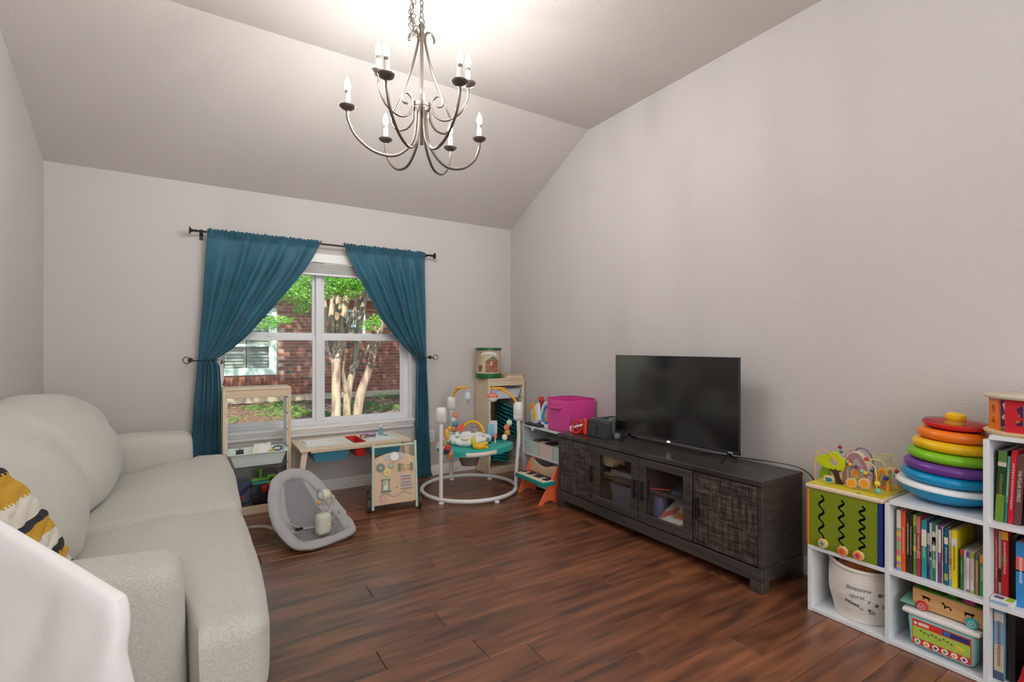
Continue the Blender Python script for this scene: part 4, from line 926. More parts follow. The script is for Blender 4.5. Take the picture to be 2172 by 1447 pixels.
mk('spinner_stand', G().lathe([(.001, 0), (.018, 0), (.016, .006), (.006, .012), (.006, .045), (.001, .045)], (.225, -.02, .41), 14), C(224, 230, 232), jp, w=False)
mk('spinner_bead', G().ball((.225, -.02, .47), .02, (.8, .6, 1.2)), C(230, 130, 100), jp, w=False)
cr_ = mk('crinkle_toy', G().ball((.085, -.20, .425), .052, (1.1, .6, .55)).ball((.12, -.19, .415), .035, (1.2, .6, .5)), C(246, 188, 40, .5), jp, w=False)
mk('crinkle_leaf', G().ball((.035, -.18, .465), .04, (.5, .4, 1.0)).ball((.125, -.16, .44), .03, (1.2, .5, .5)), C(206, 214, 60, .5), cr_, w=False)
mk('lady_toy', G().lathe([(.001, .0), (.026, .0), (.024, .03), (.012, .05), (.001, .055)], (-.25, -.12, .40), 14), C(222, 226, 228), jp, w=False)
def cutout(outer, holes, depth, M, name, m, parent, w=True, bevel=0):
    """flat board with real holes (outlines in 2D), placed with matrix M, thickness towards +z of M"""
    cu = bpy.data.curves.new('c', 'CURVE'); cu.dimensions = '2D'; cu.fill_mode = 'BOTH'; cu.extrude = depth/2; cu.bevel_depth = bevel
    for P in [outer]+holes:
        s = cu.splines.new('POLY'); s.points.add(len(P)-1); s.use_cyclic_u = True
        for i, (a, b_) in enumerate(P): s.points[i].co = (a, b_, 0, 1)
    ob = bpy.data.objects.new('c', cu); me = bpy.data.meshes.new_from_object(ob); bpy.data.objects.remove(ob)
    me.transform(M @ Matrix.Translation((0, 0, depth/2))); me.materials.clear(); me.materials.append(m)
    for p in me.polygons: p.use_smooth = False; p.material_index = 0
    return mk(name, me, m, parent, w=w)
def FM(x, y0=0, z0=0):   # board plane facing -x: (a,b) -> y = y0 - a, z = z0 + b, thickness towards -x
    return Matrix(((0, 0, -1, x), (-1, 0, 0, y0), (0, 1, 0, z0), (0, 0, 0, 1)))
# ------------------------------------------------ media console
mc = thing('media_console', 'long charcoal wood media console with two glass doors', 'tv stand', (2.59, 2.26, 0))
a0, a1, fx, bx = 1.427, 3.095, 2.395, 2.778
mk('top', G().box(fx-.004, bx, a0-.004, a1+.004, .541, .570), DARKT, mc, bevel=.003)
mk('side_panel', G().box(fx+.004, bx, a0, a0+.025, .122, .541), DARKP, mc, bevel=.002)
mk('side_panel', G().box(fx+.004, bx, a1-.025, a1, .122, .541), DARKP, mc, bevel=.002)
mk('back_panel', G().box(bx-.01, bx-.002, a0+.02, a1-.02, .12, .541), C(26, 23, 22, .8), mc)
mk('base_rail', G().box(fx-.004, fx+.03, a0-.004, a1+.004, .055, .122), DARKP, mc, bevel=.003)
mk('base_skirt', G().box(fx+.03, bx, a0-.004, a0+.02, .05, .122), DARKP, mc, bevel=.003)
mk('base_skirt', G().box(fx+.03, bx, a1-.02, a1+.004, .05, .122), DARKP, mc, bevel=.003)
mk('bottom_board', G().box(fx+.02, bx-.01, a0+.02, a1-.02, .122, .135), DARKP, mc)
for yy in (a0-.004, a1-.064):
    for xx in (fx-.004, bx-.07):
        mk('leg', G().box(xx, xx+.068, yy, yy+.068, 0, .056), DARKP, mc, bevel=.004)
for yy in (2.68, 2.2525, 1.84): mk('divider', G().box(fx+.02, bx-.01, yy-.009, yy+.009, .135, .541), DARKP, mc)
mk('shelf', G().box(fx+.05, bx-.012, 1.85, 2.243, .318, .338), DARKP, mc, bevel=.001)
mk('shelf', G().box(fx+.05, bx-.012, 2.262, 2.67, .318, .338), DARKP, mc, bevel=.001)
for (y0, y1, gls, hy_) in ((2.684, 3.066, 0, 2.697), (2.256, 2.678, 1, 2.272), (1.844, 2.250, 1, 2.206), (1.456, 1.838, 0, 1.806)):
    z0, z1 = .130, .535; xf = fx-(.006 if gls else -.002)
    if gls:
        t = .058
        d = mk('door', G().box(xf, xf+.02, y0, y1, z0, z0+t).box(xf, xf+.02, y0, y1, z1-t*.8, z1).box(xf, xf+.02, y0, y0+t, z0+t, z1-t*.8).box(xf, xf+.02, y1-t, y1, z0+t, z1-t*.8), DARKP, mc, bevel=.0025)
        mk('pane', G().box(xf+.010, xf+.013, y0+t-.005, y1-t+.005, z0+t-.005, z1-t*.8+.005), GLASS, d)
    else:
        d = mk('door', G().box(xf, xf+.02, y0, y1, z0, z1), DARKW, mc, bevel=.002, label='rough-sawn cross-scratched solid door')
    mk('handle', G().box(xf-.022, xf-.014, hy_-.005, hy_+.009, .275, .395).box(xf-.016, xf+.002, hy_-.002, hy_+.006, .285, .297).box(xf-.016, xf+.002, hy_-.002, hy_+.006, .373, .385), BLACK, d, bevel=.001)
# things inside the console
single('game_console', G().box(2.50, 2.68, 2.37, 2.62, .338, .372), C(150, 158, 164, .4), 'flat grey electronic box on the shelf behind the left glass door', 'electronics', bevel=.004)
single('set_top_box', G().box(2.50, 2.66, 2.31, 2.60, .373, .388), C(54, 56, 60, .4), 'thin black box lying on the grey electronic box behind glass', 'electronics', bevel=.003)
single('carton', G().box(2.46, 2.60, 2.56, 2.665, .40, .50).box(2.46, 2.60, 2.56, 2.665, .339, .345), C(168, 154, 120, .7), 'small tan carton at the upper left behind the left glass door', 'box', bevel=.002)
tub('clear_tub', 'clear lidded plastic tub on the bottom behind the left glass door', 2.46, 2.70, 2.33, 2.58, .137, .285, C(120, 138, 160, .3, trans=.5), flare=.015, lipw=.005)
single('tub_filling', G().box(2.478, 2.68, 2.35, 2.56, .1485, .21), C(150, 112, 74, .7), 'tan cards inside the clear tub behind glass', 'cards', bevel=.004)
single('storage_jar', G().lathe([(.001, .136), (.045, .136), (.047, .28), (.04, .29), (.001, .29)], (2.52, 2.185, 0), 20), C(88, 104, 150, .3), 'blue translucent jar at the bottom left behind the right glass door', 'jar')
MAG = mat('magazine_print', srgb(226, 226, 222), .45, col2=srgb(196, 88, 74), scale=11, contrast=(.5, .6), detail=1)
g = G(); g.X = Matrix.Translation((2.40, 2.02, .149)) @ Matrix.Rotation(R(-28), 4, 'Y'); g.box(.03, .29, -.15, .11, 0, .004)
mg = single('magazine', g, MAG, 'glossy picture book with round figures leaning behind the right glass door', 'book')
g = G(); g.X = Matrix.Translation((2.40, 2.02, .1535)) @ Matrix.Rotation(R(-28), 4, 'Y')
for (a, b_, r), mm in zip(((.18, -.04, .024), (.11, .01, .028), (.10, -.08, .034), (.06, -.11, .026), (.22, .03, .016)), (0, 1, 2, 0, 1)): g.prism(circ(a, b_, r, 16), .0, .0012, m=mm)
mk('printed_figure', g, [C(196, 84, 72), C(176, 124, 74), C(72, 52, 56)], mg, smooth=0)
g = G(); g.X = Matrix.Translation((2.48, 2.00, .339)) @ Matrix.Rotation(R(25), 4, 'Z'); g.box(0, .16, -.14, .05, 0, .02)
single('blue_book', g, mat('blue_cover', srgb(40, 54, 96), .5, col2=srgb(86, 124, 150), scale=22), 'dark blue picture book on the shelf behind the right glass door', 'book', bevel=.002)
single('drumstick', G().cyl((2.43, 1.87, .345), (2.50, 1.90, .40), .004), C(206, 186, 156), 'thin wooden stick leaning behind the right glass door', 'stick')
single('red_stick', G().cyl((2.44, 2.19, .343), (2.48, 2.07, .357), .0035), C(206, 50, 70), 'thin red stick on the shelf behind the right glass door', 'stick')
# ------------------------------------------------ television
tv = thing('television', 'flat-screen television with thin black bezel on the dark console', 'television', (2.64, 2.19, .57))
TX = 2.620; y0, y1, z0, z1 = 1.697, 2.690, .624, 1.188
mk('screen', G().box(TX, TX+.006, y0+.006, y1-.006, z0+.016, z1-.005), SCREEN, tv)
mk('bezel', G().box(TX-.001, TX+.016, y0, y1, z1-.005, z1).box(TX-.001, TX+.016, y0, y0+.006, z0, z1).box(TX-.001, TX+.016, y1-.006, y1, z0, z1).box(TX-.002, TX+.016, y0, y1, z0, z0+.016), C(38, 38, 42, .3), tv, bevel=.001)
mk('back_shell', G().soft((TX+.036, (y0+y1)/2, z0+.20), (.045, (y1-y0)*.8, .36), .018, 6).box(TX+.006, TX+.018, y0+.004, y1-.004, z0+.004, z1-.004), BLACK, tv)
mk('status_light', G().box(TX-.004, TX-.002, 2.188, 2.212, z0-.006, z0+.004), mat('led', (1, 1, 1), .4, emit=(.6, .75, 1), es=3), tv, bevel=.001)
for yy in (2.575, 1.765):
    mk('foot', G().tube(spline([(2.555, yy+.0, .5785), (2.62, yy+.008, .607), (2.637, yy+.008, .634), (2.655, yy+.01, .607), (2.728, yy+.018, .5785)], 5), .0075, 8, flat=.9), BLACK, tv)
mk('brand_mark', G().box(TX-.0026, TX-.002, 1.735, 1.765, z0+.005, z0+.011), C(200, 200, 205, .4), tv)
single('power_cable', G().tube(spline([(2.70, 2.0, .576), (2.74, 1.90, .578), (2.77, 1.80, .578), (2.776, 1.70, .583), (2.775, 1.60, .590), (2.785, 1.50, .590), (2.795, 1.45, .582), (2.80, 1.39, .548), (2.805, 1.35, .44), (2.806, 1.33, .25), (2.806, 1.32, .12)], 6), .003, 6), BLACK, 'thin black television cable dropping behind the console', 'cable')
# handheld console dock, grey tub, red things
dk = thing('console_dock', 'dark grey upright dock beside the television', 'electronics', (2.545, 2.78, .57))
mk('dock_body', G().box(2.520, 2.532, 2.675, 2.895, .5705, .690).box(2.534, 2.566, 2.675, 2.895, .5705, .692), C(56, 60, 64, .5), dk, bevel=.004)
yy, zz = 2.785, .633
g = G()
def rr(cy, cz, w_, h_, r_): return [(cy+sx*(w_/2-r_)+r_*cos(a), cz+sz*(h_/2-r_)+r_*sin(a)) for sx, sz, s0 in ((1, 1, 0), (-1, 1, pi/2), (-1, -1, pi), (1, -1, 3*pi/2)) for a in [s0+i*pi/8 for i in range(5)]]
cutout([(a-0, b_) for a, b_ in rr(-.011, 0, .018, .040, .008)], [rr(-.011, 0, .011, .033, .005)], .0006, FM(2.5198, yy, zz), 'emblem', C(28, 30, 32, .3), dk)
cutout(rr(.010, 0, .018, .040, .008), [circ(.010, -.003, .004, 12)], .0006, FM(2.5198, yy, zz), 'emblem', C(28, 30, 32, .3), dk)
mk('emblem_dot', G().prism(circ(yy+.011, zz+.009, .0035, 12), 2.5192, 2.5198, ax='x'), C(28, 30, 32, .3), dk)
txt('lettering', 'NINTENDO\nSWITCH', .0075, facing((2.5195, yy, zz-.032), '-x'), C(28, 30, 32, .3), dk, .0006)
mk('dock_slot', G().box(2.519, 2.521, 2.68, 2.89, .676, .679), C(24, 26, 28), dk)
tub('grey_tub', 'grey translucent plastic tub of cables behind the dark dock', 2.60, 2.745, 2.70, 2.93, .571, .688, C(128, 138, 138, .35, trans=.3), flare=.012, lipw=.005)
g = G()
for k in range(5): g.tube([(2.67+.04*cos(a)*(1-.1*k), 2.79+.05*sin(a), .655+.012*k+.016*sin(a+k)) for a in [2*pi*i/24 for i in range(24)]], .004, 6, closed=True, m=k % 2)
single('cable_coil', g, [BLACK, C(196, 192, 160)], 'tangled black and cream cables coiled in the grey tub', 'cable')
gc = thing('game_controller', 'red upright game controller grip leaning at the dock', 'controller', (2.515, 2.915, .57))
mk('grip', G().soft((2.518, 2.914, .636), (.03, .032, .128), .013, 8), C(236, 64, 44, .4), gc)
mk('stick', G().cyl((2.504, 2.914, .672), (2.496, 2.914, .672), .008).cyl((2.503, 2.914, .632), (2.499, 2.914, .632), .004), C(150, 36, 30), gc)
rw = thing('toy_steering_wheel', 'red toy wheel with white handle lying on the console', 'toy', (2.50, 3.0, .57))
wq = [(2.515+.022*cos(a), 3.005+.058*sin(a)*1, .622+.046*cos(a)) for a in [2*pi*i/28 for i in range(28)]]
mk('wheel_rim', G().tube(wq, .0085, 8, closed=True).tube([wq[3], wq[17]], .006, 6).tube([wq[10], wq[24]], .006, 6), C(226, 52, 40, .35), rw)
mk('white_handle', G().soft((2.492, 2.965, .634), (.018, .09, .018), .008, 6, warp=lambda p: Vector((p.x, p.y, p.z-.28*(p.y-2.965)))), WHITEP, rw)
mk('hub', G().ball((2.50, 3.0, .615), .016, (.8, 1, 1)), C(226, 52, 40, .35), rw)
mk('rest', G().soft((2.52, 3.0, .576), (.05, .06, .010), .004, 4), C(226, 52, 40, .35), rw)
single('white_charger', G().soft((2.515, 3.072, .595), (.022, .042, .047), .007, 5), WHITEP, 'small white square charger at the left end of the console', 'charger')
single('small_adapter', G().soft((2.60, 2.655, .592), (.04, .03, .04), .008, 4), C(130, 132, 134, .4), 'small grey adapter between the dock and the television foot', 'charger')
# ------------------------------------------------ white shelf with bins behind the console
ws = thing('toy_shelf', 'low white shelf with fabric bins between console and corner', 'shelf', (2.65, 3.44, 0))
SH = C(214, 216, 220, .4)
mk('side_panel', G().box(2.50, 2.80, 3.745, 3.763, 0, .545), SH, ws, bevel=.002)
mk('side_panel', G().box(2.50, 2.80, 3.112, 3.130, 0, .545), SH, ws, bevel=.002)
mk('top_panel', G().box(2.50, 2.80, 3.130, 3.745, .527, .543), SH, ws, bevel=.002)
mk('middle_panel', G().box(2.50, 2.80, 3.130, 3.745, .278, .294), SH, ws, bevel=.002)
mk('bottom_panel', G().box(2.50, 2.80, 3.130, 3.745, .03, .046), SH, ws, bevel=.002)
mk('back_panel', G().box(2.795, 2.802, 3.12, 3.75, .03, .54), C(170, 168, 166, .7), ws)
mk('label_clip', G().box(2.495, 2.50, 3.585, 3.612, .508, .535), WHITEP, ws, bevel=.001)
for k, (y0, y1, c, lb) in enumerate(((3.535, 3.735, (196, 216, 208), 'mint green fabric bin at the left of the low white shelf'), (3.325, 3.525, (226, 206, 196), 'pale pink fabric bin in the middle of the low white shelf'), (3.135, 3.315, (190, 214, 206), 'mint green fabric bin at the right of the low white shelf'))):
    tub('fabric_bin', lb, 2.512, 2.77, y0, y1, .295, .405, C(*c, .9), 'fabric bins on the low white shelf', flare=.004, lipw=.002)
toy('toy_plate', 'dark patterned round toy plate tilted in the mint left bin', 0, G().lathe([(.001, 0), (.06, .002), (.085, .016), (.082, .018), (.05, .006), (.001, .004)], (2.63, 3.63, .385), 24), mat('plate_art', srgb(60, 66, 84), .4, col2=srgb(186, 110, 120), scale=30))
toy('toy_plate', 'blue rimmed toy plate lying in the pale pink bin', 0, G().lathe([(.001, 0), (.06, .002), (.08, .016), (.078, .018), (.05, .006), (.001, .004)], (2.62, 3.44, .39), 24), mat('plate_art2', srgb(36, 72, 104), .4, col2=srgb(120, 80, 88), scale=30))
toy('toy_bowl', 'lime and orange toy bowls in the right mint bin', 0, G().lathe([(.001, 0), (.05, .004), (.07, .03), (.066, .03), (.045, .008), (.001, .006)], (2.60, 3.23, .385), 24).lathe([(.001, .02), (.03, .02), (.05, .038), (.001, .04)], (2.60, 3.23, .39), 20, m=1), [C(178, 222, 110), C(236, 164, 96)])
# pink bin
PK = mat('pink_fabric', srgb(214, 58, 146), .85, bump=.002, bscale=120, sheen=.2)
pb = thing('pink_fabric_bin', 'bright pink open fabric bin standing on the low white shelf', 'storage bin', (2.65, 3.27, .545))
g = G(); X0, X1, Y0_, Y1_ = 2.522, 2.785, 3.115, 3.395; z0, z1 = .5445, .815
def pw(x, y, z):
    f = (z-z0)/(z1-z0); return (x+.006*f*(1 if x > 2.65 else -1)+.01*f*sin(pi*(y-Y0_)/(Y1_-Y0_))*(1 if x > 2.65 else -1), y+.006*f*(1 if y > 3.25 else -1)-.016*f*f*sin(pi*(x-X0)/(X1-X0))*(-1 if y < 3.25 else 1)*0.6, z+.004*sin(pi*(x-X0)/(X1-X0)))
per = [(X0+(X1-X0)*i/8, Y0_) for i in range(8)]+[(X1, Y0_+(Y1_-Y0_)*i/8) for i in range(8)]+[(X1-(X1-X0)*i/8, Y1_) for i in range(8)]+[(X0, Y1_-(Y1_-Y0_)*i/8) for i in range(8)]
g.grid(lambda u, v: pw(*per[round(u*32) % 32], z0+(z1-z0)*v), 32, 8, cu=True)
g.box(X0, X1, Y0_, Y1_, z0, z0+.003)
mk('bin_body', g, PK, pb, solid=.004, smooth=50)
mk('rim_tape', G().tube([pw(*p, z1) for p in per], .0042, 6, closed=True), C(196, 44, 132, .8), pb)
mk('handle', G().tube(spline([(X0-.008, 3.345, .755), (X0-.022, 3.325, .745), (X0-.024, 3.27, .742), (X0-.022, 3.215, .745), (X0-.008, 3.195, .755)], 5), .011, 8, flat=.35), PK, pb)
# toys left of the pink bin
mt = thing('music_table_toy', 'white rounded toy with yellow centre leaning on the shelf top', 'toy', (2.60, 3.68, .545))
g = G(); g.X = Matrix.Translation((2.585, 3.665, .63)) @ Matrix.Rotation(R(-38), 4, 'X') @ Matrix.Rotation(R(-72), 4, 'Y')
g.soft((0, 0, 0), (.19, .15, .035), .017, 12); mk('toy_shell', g, C(226, 230, 236, .35), mt)
g = G(); g.X = Matrix.Translation((2.585, 3.665, .63)) @ Matrix.Rotation(R(-38), 4, 'X') @ Matrix.Rotation(R(-72), 4, 'Y'); g.ball((0, .0, .016), .055, (1.3, .7, .12)); mk('yellow_face', g, C(240, 206, 40, .4), mt)
ft = thing('activity_center_toy', 'white framed toy with bright blue inner rim beside the pink bin', 'toy', (2.60, 3.53, .545))
Mx = Matrix.Translation((2.60, 3.515, .648)) @ Matrix.Rotation(R(-35), 4, 'X') @ Matrix.Rotation(R(-74), 4, 'Y')
g = G(); g.X = Mx; g.tube([(.10*cos(a)*(1+.12*abs(cos(2*a))), .085*sin(a)*(1+.12*abs(cos(2*a))), 0) for a in [2*pi*i/40 for i in range(40)]], .021, 10, closed=True); mk('frame', g, C(230, 234, 240, .35), ft)
g = G(); g.X = Mx; g.tube([(.074*cos(a)*(1+.12*abs(cos(2*a))), .06*sin(a)*(1+.12*abs(cos(2*a))), .008) for a in [2*pi*i/40 for i in range(40)]], .009, 8, closed=True); mk('inner_rim', g, C(40, 160, 214, .35), ft)
g = G(); g.X = Mx; g.prism([(.07*cos(a), .055*sin(a)) for a in [2*pi*i/24 for i in range(24)]], -.006, .002); mk('picture_plate', g, mat('toy_art', srgb(170, 176, 170), .5, col2=srgb(206, 150, 130), scale=30), ft)
g = G(); g.X = Mx; g.prism([((-.065+(.03 if i % 2 else .017)*cos(pi*i/5)), (-.035+(.03 if i % 2 else .017)*sin(pi*i/5))) for i in range(10)], .01, .026); mk('orange_star', g, C(244, 140, 50, .4), ft, smooth=0)
dbase = single('toy_tray', G().soft((2.60, 3.62, .556), (.19, .24, .020), .009, 8), C(40, 48, 62, .5), 'dark navy toy base lying under the white leaning toys', 'toy')
xt = thing('toy_windmill', 'red wooden peg toy with crossing rods above the low shelf', 'toy', (2.70, 3.72, .545))
mk('peg', G().lathe([(.001, .548), (.022, .548), (.022, .60), (.016, .61), (.018, .735), (.026, .74), (.026, .765), (.018, .785), (.001, .786)], (2.70, 3.87-.13, 0), 16), C(206, 48, 34, .4), xt)
mk('rod', G().cyl((2.665, 3.81, .762), (2.73, 3.67, .762), .005).cyl((2.69, 3.80, .772), (2.71, 3.665, .757), .005), C(200, 150, 110), xt)
for nm, lb, p, c, r in (('toy_disc', 'round orange plastic disc toy among the shelf toys', (2.60, 3.745, .697), (250, 160, 40), .036), ('toy_disc', 'round green plastic disc toy behind the orange disc', (2.70, 3.665, .712), (96, 190, 70), .03), ('toy_disc', 'round blue plastic disc toy next to the pink bin', (2.70, 3.575, .704), (40, 140, 210), .03)):
    tdx = thing(nm, lb, 'toy', (p[0], p[1], .56))
    mk('disc', G().lathe([(.001, -.008), (r, -.007), (r, .007), (.001, .008)], p, 20, ax='x'), C(*c, .35), tdx)
    mk('stem', G().cyl((p[0]+.004, p[1], p[2]), (p[0]+.02, p[1]-.01, .57), .005), C(*c, .35), tdx)
# ------------------------------------------------ toy piano
pn_ = thing('toy_piano', 'small toy piano with orange legs and teal keyboard', 'toy', (2.40, 3.36, 0), 0)
OR_ = C(240, 112, 66, .45)
def side(y):
    P = [(2.205, 0), (2.262, 0), (2.285, .018), (2.335, .030), (2.39, .022), (2.41, 0), (2.47, 0), (2.475, .30), (2.455, .315), (2.425, .305)]
    return G().prism([(a, z) for a, z in P], y-.008, y+.008, ax='y')
def sidep(y): return G().prism([(2.255, 0), (2.30, 0), (2.318, .018), (2.355, .026), (2.392, .018), (2.408, 0), (2.475, 0), (2.490, .27), (2.472, .288), (2.44, .282)], y-.008, y+.008, ax='y')
mk('leg', sidep(3.168), OR_, pn_, bevel=.003); g = sidep(3.548); g.v = [(min(a+.055*(1-c/.3), 2.494), b_, c) for a, b_, c in g.v]; mk('leg', g, OR_, pn_, bevel=.003)
mk('keyboard_case', G().box(2.275, 2.40, 3.135, 3.535, .148, .180), C(20, 146, 140, .35), pn_, bevel=.005)
mk('music_board', G().prism([(3.18, .18), (3.535, .18), (3.535, .27)]+[(3.535-.355*i/20, .262+.018*cos(2*pi*i/20)) for i in range(1, 20)]+[(3.18, .285)], 2.435, 2.445, ax='x'), PLY, pn_, smooth=0)
yk = 3.142
for k in range(12):
    mk('white_key', G().box(2.282, 2.385, yk+.032*k, yk+.032*k+.0305, .1805, .186), C(240, 228, 200, .35), pn_, bevel=.001)
for k in (0, 1, 3, 4, 5, 7, 8, 10): mk('black_key', G().box(2.325, 2.385, yk+.032*k+.022, yk+.032*k+.042, .186, .192), C(40, 32, 30, .35), pn_, bevel=.001)
# ------------------------------------------------ stepped white bookshelf
bs = thing('stepped_bookshelf', 'white stair-stepped cube bookshelf along the right wall', 'bookshelf', (2.61, .76, 0))
WB = mat('white_laminate', srgb(226, 230, 234), .4); SX, SB = 2.45, 2.765
for y, z in ((1.226, .292), (.913, .588), (.603, .908), (.290, .908)):
    mk('upright_panel', G().box(SX, SB, y-.008, y+.008, .0, z), WB, bs, bevel=.001)
for z, ya, yb in ((0.002, .298, 1.218), (.294, .921, 1.234), (.294, .298, .905), (.588, .611, .921), (.588, .298, .595), (.909, .282, .611)):
    for q0, q1 in ((ya, min(yb, .595)), (max(ya, .611), min(yb, .905)), (max(ya, .921), yb)):
        if q1-q0 > .02: mk('shelf_panel', G().box(SX-.0, SB, q0-(.0), q1, z, z+.016), WB, bs, bevel=.001)
mk('back_panel', G().box(SB, SB+.004, .29, 1.226, .01, .30).box(SB, SB+.004, .29, .913, .30, .60).box(SB, SB+.004, .29, .603, .60, .92), C(196, 190, 184, .7), bs)
# ------------------------------------------------ books
brnd = random.Random(4)
def book(label, y0, y1, z0, h, dep, col, bands=(), xf=2.487, tilt=0, letters=None, grp=None, textcol=(240, 240, 236), marks=True, big=False, name='book', cover=None, lean=0):
    """upright book, spine facing the room; bands = [(from, to, colour)] as fractions of the height"""
    th = y1-y0; t = thing(name, label, 'book', (xf, (y0+y1)/2, z0), 0, grp)
    if tilt: t.rotation_euler = (R(tilt), 0, 0)
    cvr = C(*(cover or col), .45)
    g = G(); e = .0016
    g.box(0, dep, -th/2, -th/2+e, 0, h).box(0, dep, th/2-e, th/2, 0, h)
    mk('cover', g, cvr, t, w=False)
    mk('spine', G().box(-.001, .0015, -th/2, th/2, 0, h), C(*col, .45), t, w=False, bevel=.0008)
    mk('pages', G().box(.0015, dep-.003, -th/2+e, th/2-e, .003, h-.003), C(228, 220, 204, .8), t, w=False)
    for a, b_, c in bands:
        mk('spine_band', G().box(-.0016, -.001, -th/2+.0004, th/2-.0004, h*a, h*b_), C(*c, .45), t, w=False)
    if letters:
        s, sz, fr, c = letters
        M = Matrix.Translation((-.0019, 0, h*fr)) @ facing((0, 0, 0), '-x', -pi/2)
        txt('spine_title', s, sz, M, C(*c, .5), t, .0004, w=False)
    elif marks and th > .006:      # illegible small print as tiny strokes
        g = G(); z = h*(.2 if big else brnd.uniform(.25, .4)); z1 = h*(.82 if big else brnd.uniform(.6, .85))
        while z < z1:
            l = brnd.uniform(.002, .0045)*(1.6 if big else 1)
            g.box(-.0020, -.0016, -th*.2*brnd.uniform(.5, 1), th*.2*brnd.uniform(.5, 1), z, z+l*.6); z += l+.0012
        mk('spine_print', g, C(*textcol, .5), t, w=False, smooth=0)
    return t
G2 = 'children\'s books on the stepped shelf'
zb = .311
L = [('white book with pastel colour blocks at the far left of the row', .892, .877, .255, (222, 216, 208), [(.0, .05, (92, 168, 196)), (.05, .09, (240, 160, 60)), (.09, .14, (160, 130, 160)), (.14, .24, (222, 202, 80)), (.24, .34, (226, 120, 134)), (.34, .48, (160, 196, 130)), (.48, .56, (226, 130, 150)), (.56, .62, (226, 210, 84)), (.62, .66, (240, 150, 70)), (.66, .70, (120, 180, 140))], (150, 140, 150)),
 ('bright orange book second from the left of the row', .876, .862, .253, (236, 88, 30), [], (250, 200, 160)),
 ('dark green book with white lettering right of the orange one', .861, .848, .252, (24, 60, 44), [(.55, .9, (44, 50, 44))], (226, 230, 220)),
 ('narrow dark maroon book beside the dark green one', .847, .838, .250, (74, 24, 28), [], (220, 200, 190)),
 ('grass green book with a yellow-green top band', .836, .824, .249, (92, 150, 60), [(.82, 1, (168, 196, 50)), (.40, .48, (180, 214, 60))], (226, 236, 206)),
 ('dusty red book with pink title bands', .823, .810, .247, (168, 52, 66), [(.3, .42, (216, 110, 116)), (.72, 1, (206, 110, 120))], (246, 220, 220)),
 ('teal book with white label and pale green letters', .808, .791, .236, (54, 150, 156), [(.55, .84, (232, 226, 216)), (.32, .52, (70, 160, 150))], (196, 226, 120)),
 ('navy blue thin book right of the teal one', .790, .782, .235, (20, 72, 116), [(.6, .8, (206, 206, 210))], (200, 210, 226)),
 ('grey-white thin book with dark bands', .781, .774, .232, (206, 200, 198), [(.4, .5, (50, 44, 70)), (0, .35, (96, 106, 110))], (80, 80, 84)),
 ('green and white book with a lime patch', .773, .762, .234, (30, 140, 112), [(.52, .85, (230, 226, 218)), (.62, .76, (150, 206, 80)), (.22, .36, (130, 206, 170))], (240, 240, 240)),
 ('plain beige thin book left of the purple one', .761, .755, .229, (212, 204, 190), [], (150, 140, 130)),
 ('purple book with white upper half', .754, .745, .233, (112, 62, 138), [(.52, .92, (228, 222, 222))], (230, 220, 236)),
 ('beige thin book right of the purple one', .744, .739, .229, (206, 196, 180), [(.4, .6, (196, 130, 110))], (120, 110, 100)),
 ('dark teal book with yellow-green foot', .735, .722, .226, (26, 92, 122), [(.08, .2, (150, 176, 110)), (.72, .84, (226, 220, 210))], (210, 220, 226)),
 ('cream book with orange and blue blocks', .721, .712, .222, (226, 206, 180), [(0, .12, (110, 180, 210)), (.38, .5, (230, 120, 90))], (120, 90, 80)),
 ('thick bright yellow book with black title', .711, .695, .226, (232, 214, 30), [(.72, .86, (226, 222, 214))], (50, 46, 40)),
 ('short dark green board book with red top', .686, .678, .160, (56, 120, 60), [(.85, 1, (206, 70, 50))], (220, 226, 210)),
 ('short white board book right of the dark green one', .677, .669, .158, (222, 212, 214), [], (180, 120, 150)),
 ('short white board book with purple ends', .668, .659, .157, (226, 226, 232), [(0, .06, (130, 90, 160)), (.85, 1, (120, 70, 150))], (150, 170, 210)),
 ('short cream board book with lime ends', .658, .646, .156, (232, 226, 212), [(0, .06, (178, 206, 70)), (.85, 1, (170, 196, 60))], (226, 130, 140)),
 ('short brown board book near the panel', .642, .633, .158, (176, 138, 96), [(.85, 1, (60, 110, 150))], (230, 220, 200)),
 ('short green board book with orange top at the row end', .631, .617, .157, (50, 160, 90), [(.80, 1, (244, 150, 40))], (226, 240, 226))]
for i, (lb, y1, y0, h, c, bands, tc) in enumerate(L):
    book(lb, y0, y1, zb, h-.003, .19 if h > .2 else .15, c, bands, xf=2.487+(i*7 % 5)*.0015, grp=G2, textcol=tc)
single('paper_bundle', G().box(2.60, 2.70, .62, .69, zb, .455), C(186, 172, 150, .8), 'beige paper bundle behind the short board books', 'paper', bevel=.002)
G3 = 'tall books on the upper right shelf'; zc = .605
book('tall dark and light green book standing left on the upper right shelf', .567, .591, zc+.0, .262, .2, (30, 66, 34), [(0, .38, (110, 146, 44)), (.84, 1, (92, 130, 60)), (.78, .84, (214, 200, 180))], xf=2.50, grp=G3, textcol=(150, 150, 60), tilt=2.4)
book('slim teal green book between the green and red books', .557, .5655, zc, .245, .2, (90, 168, 150), [(0, .3, (40, 130, 130))], xf=2.50, grp=G3, textcol=(200, 230, 220), tilt=2.4)
book('tall red book with white lettering on the upper right shelf', .541, .5555, zc, .268, .2, (206, 20, 40), [(.80, .95, (214, 30, 50))], xf=2.497, grp=G3, big=True, textcol=(240, 200, 206), tilt=2.4)
book('brown-maroon book with white title right of the red one', .522, .5400, zc, .254, .21, (104, 62, 62), [], xf=2.497, grp=G3, letters=('THE POLAR EXPRESS', .0125, .56, (232, 224, 218)), tilt=2.4)
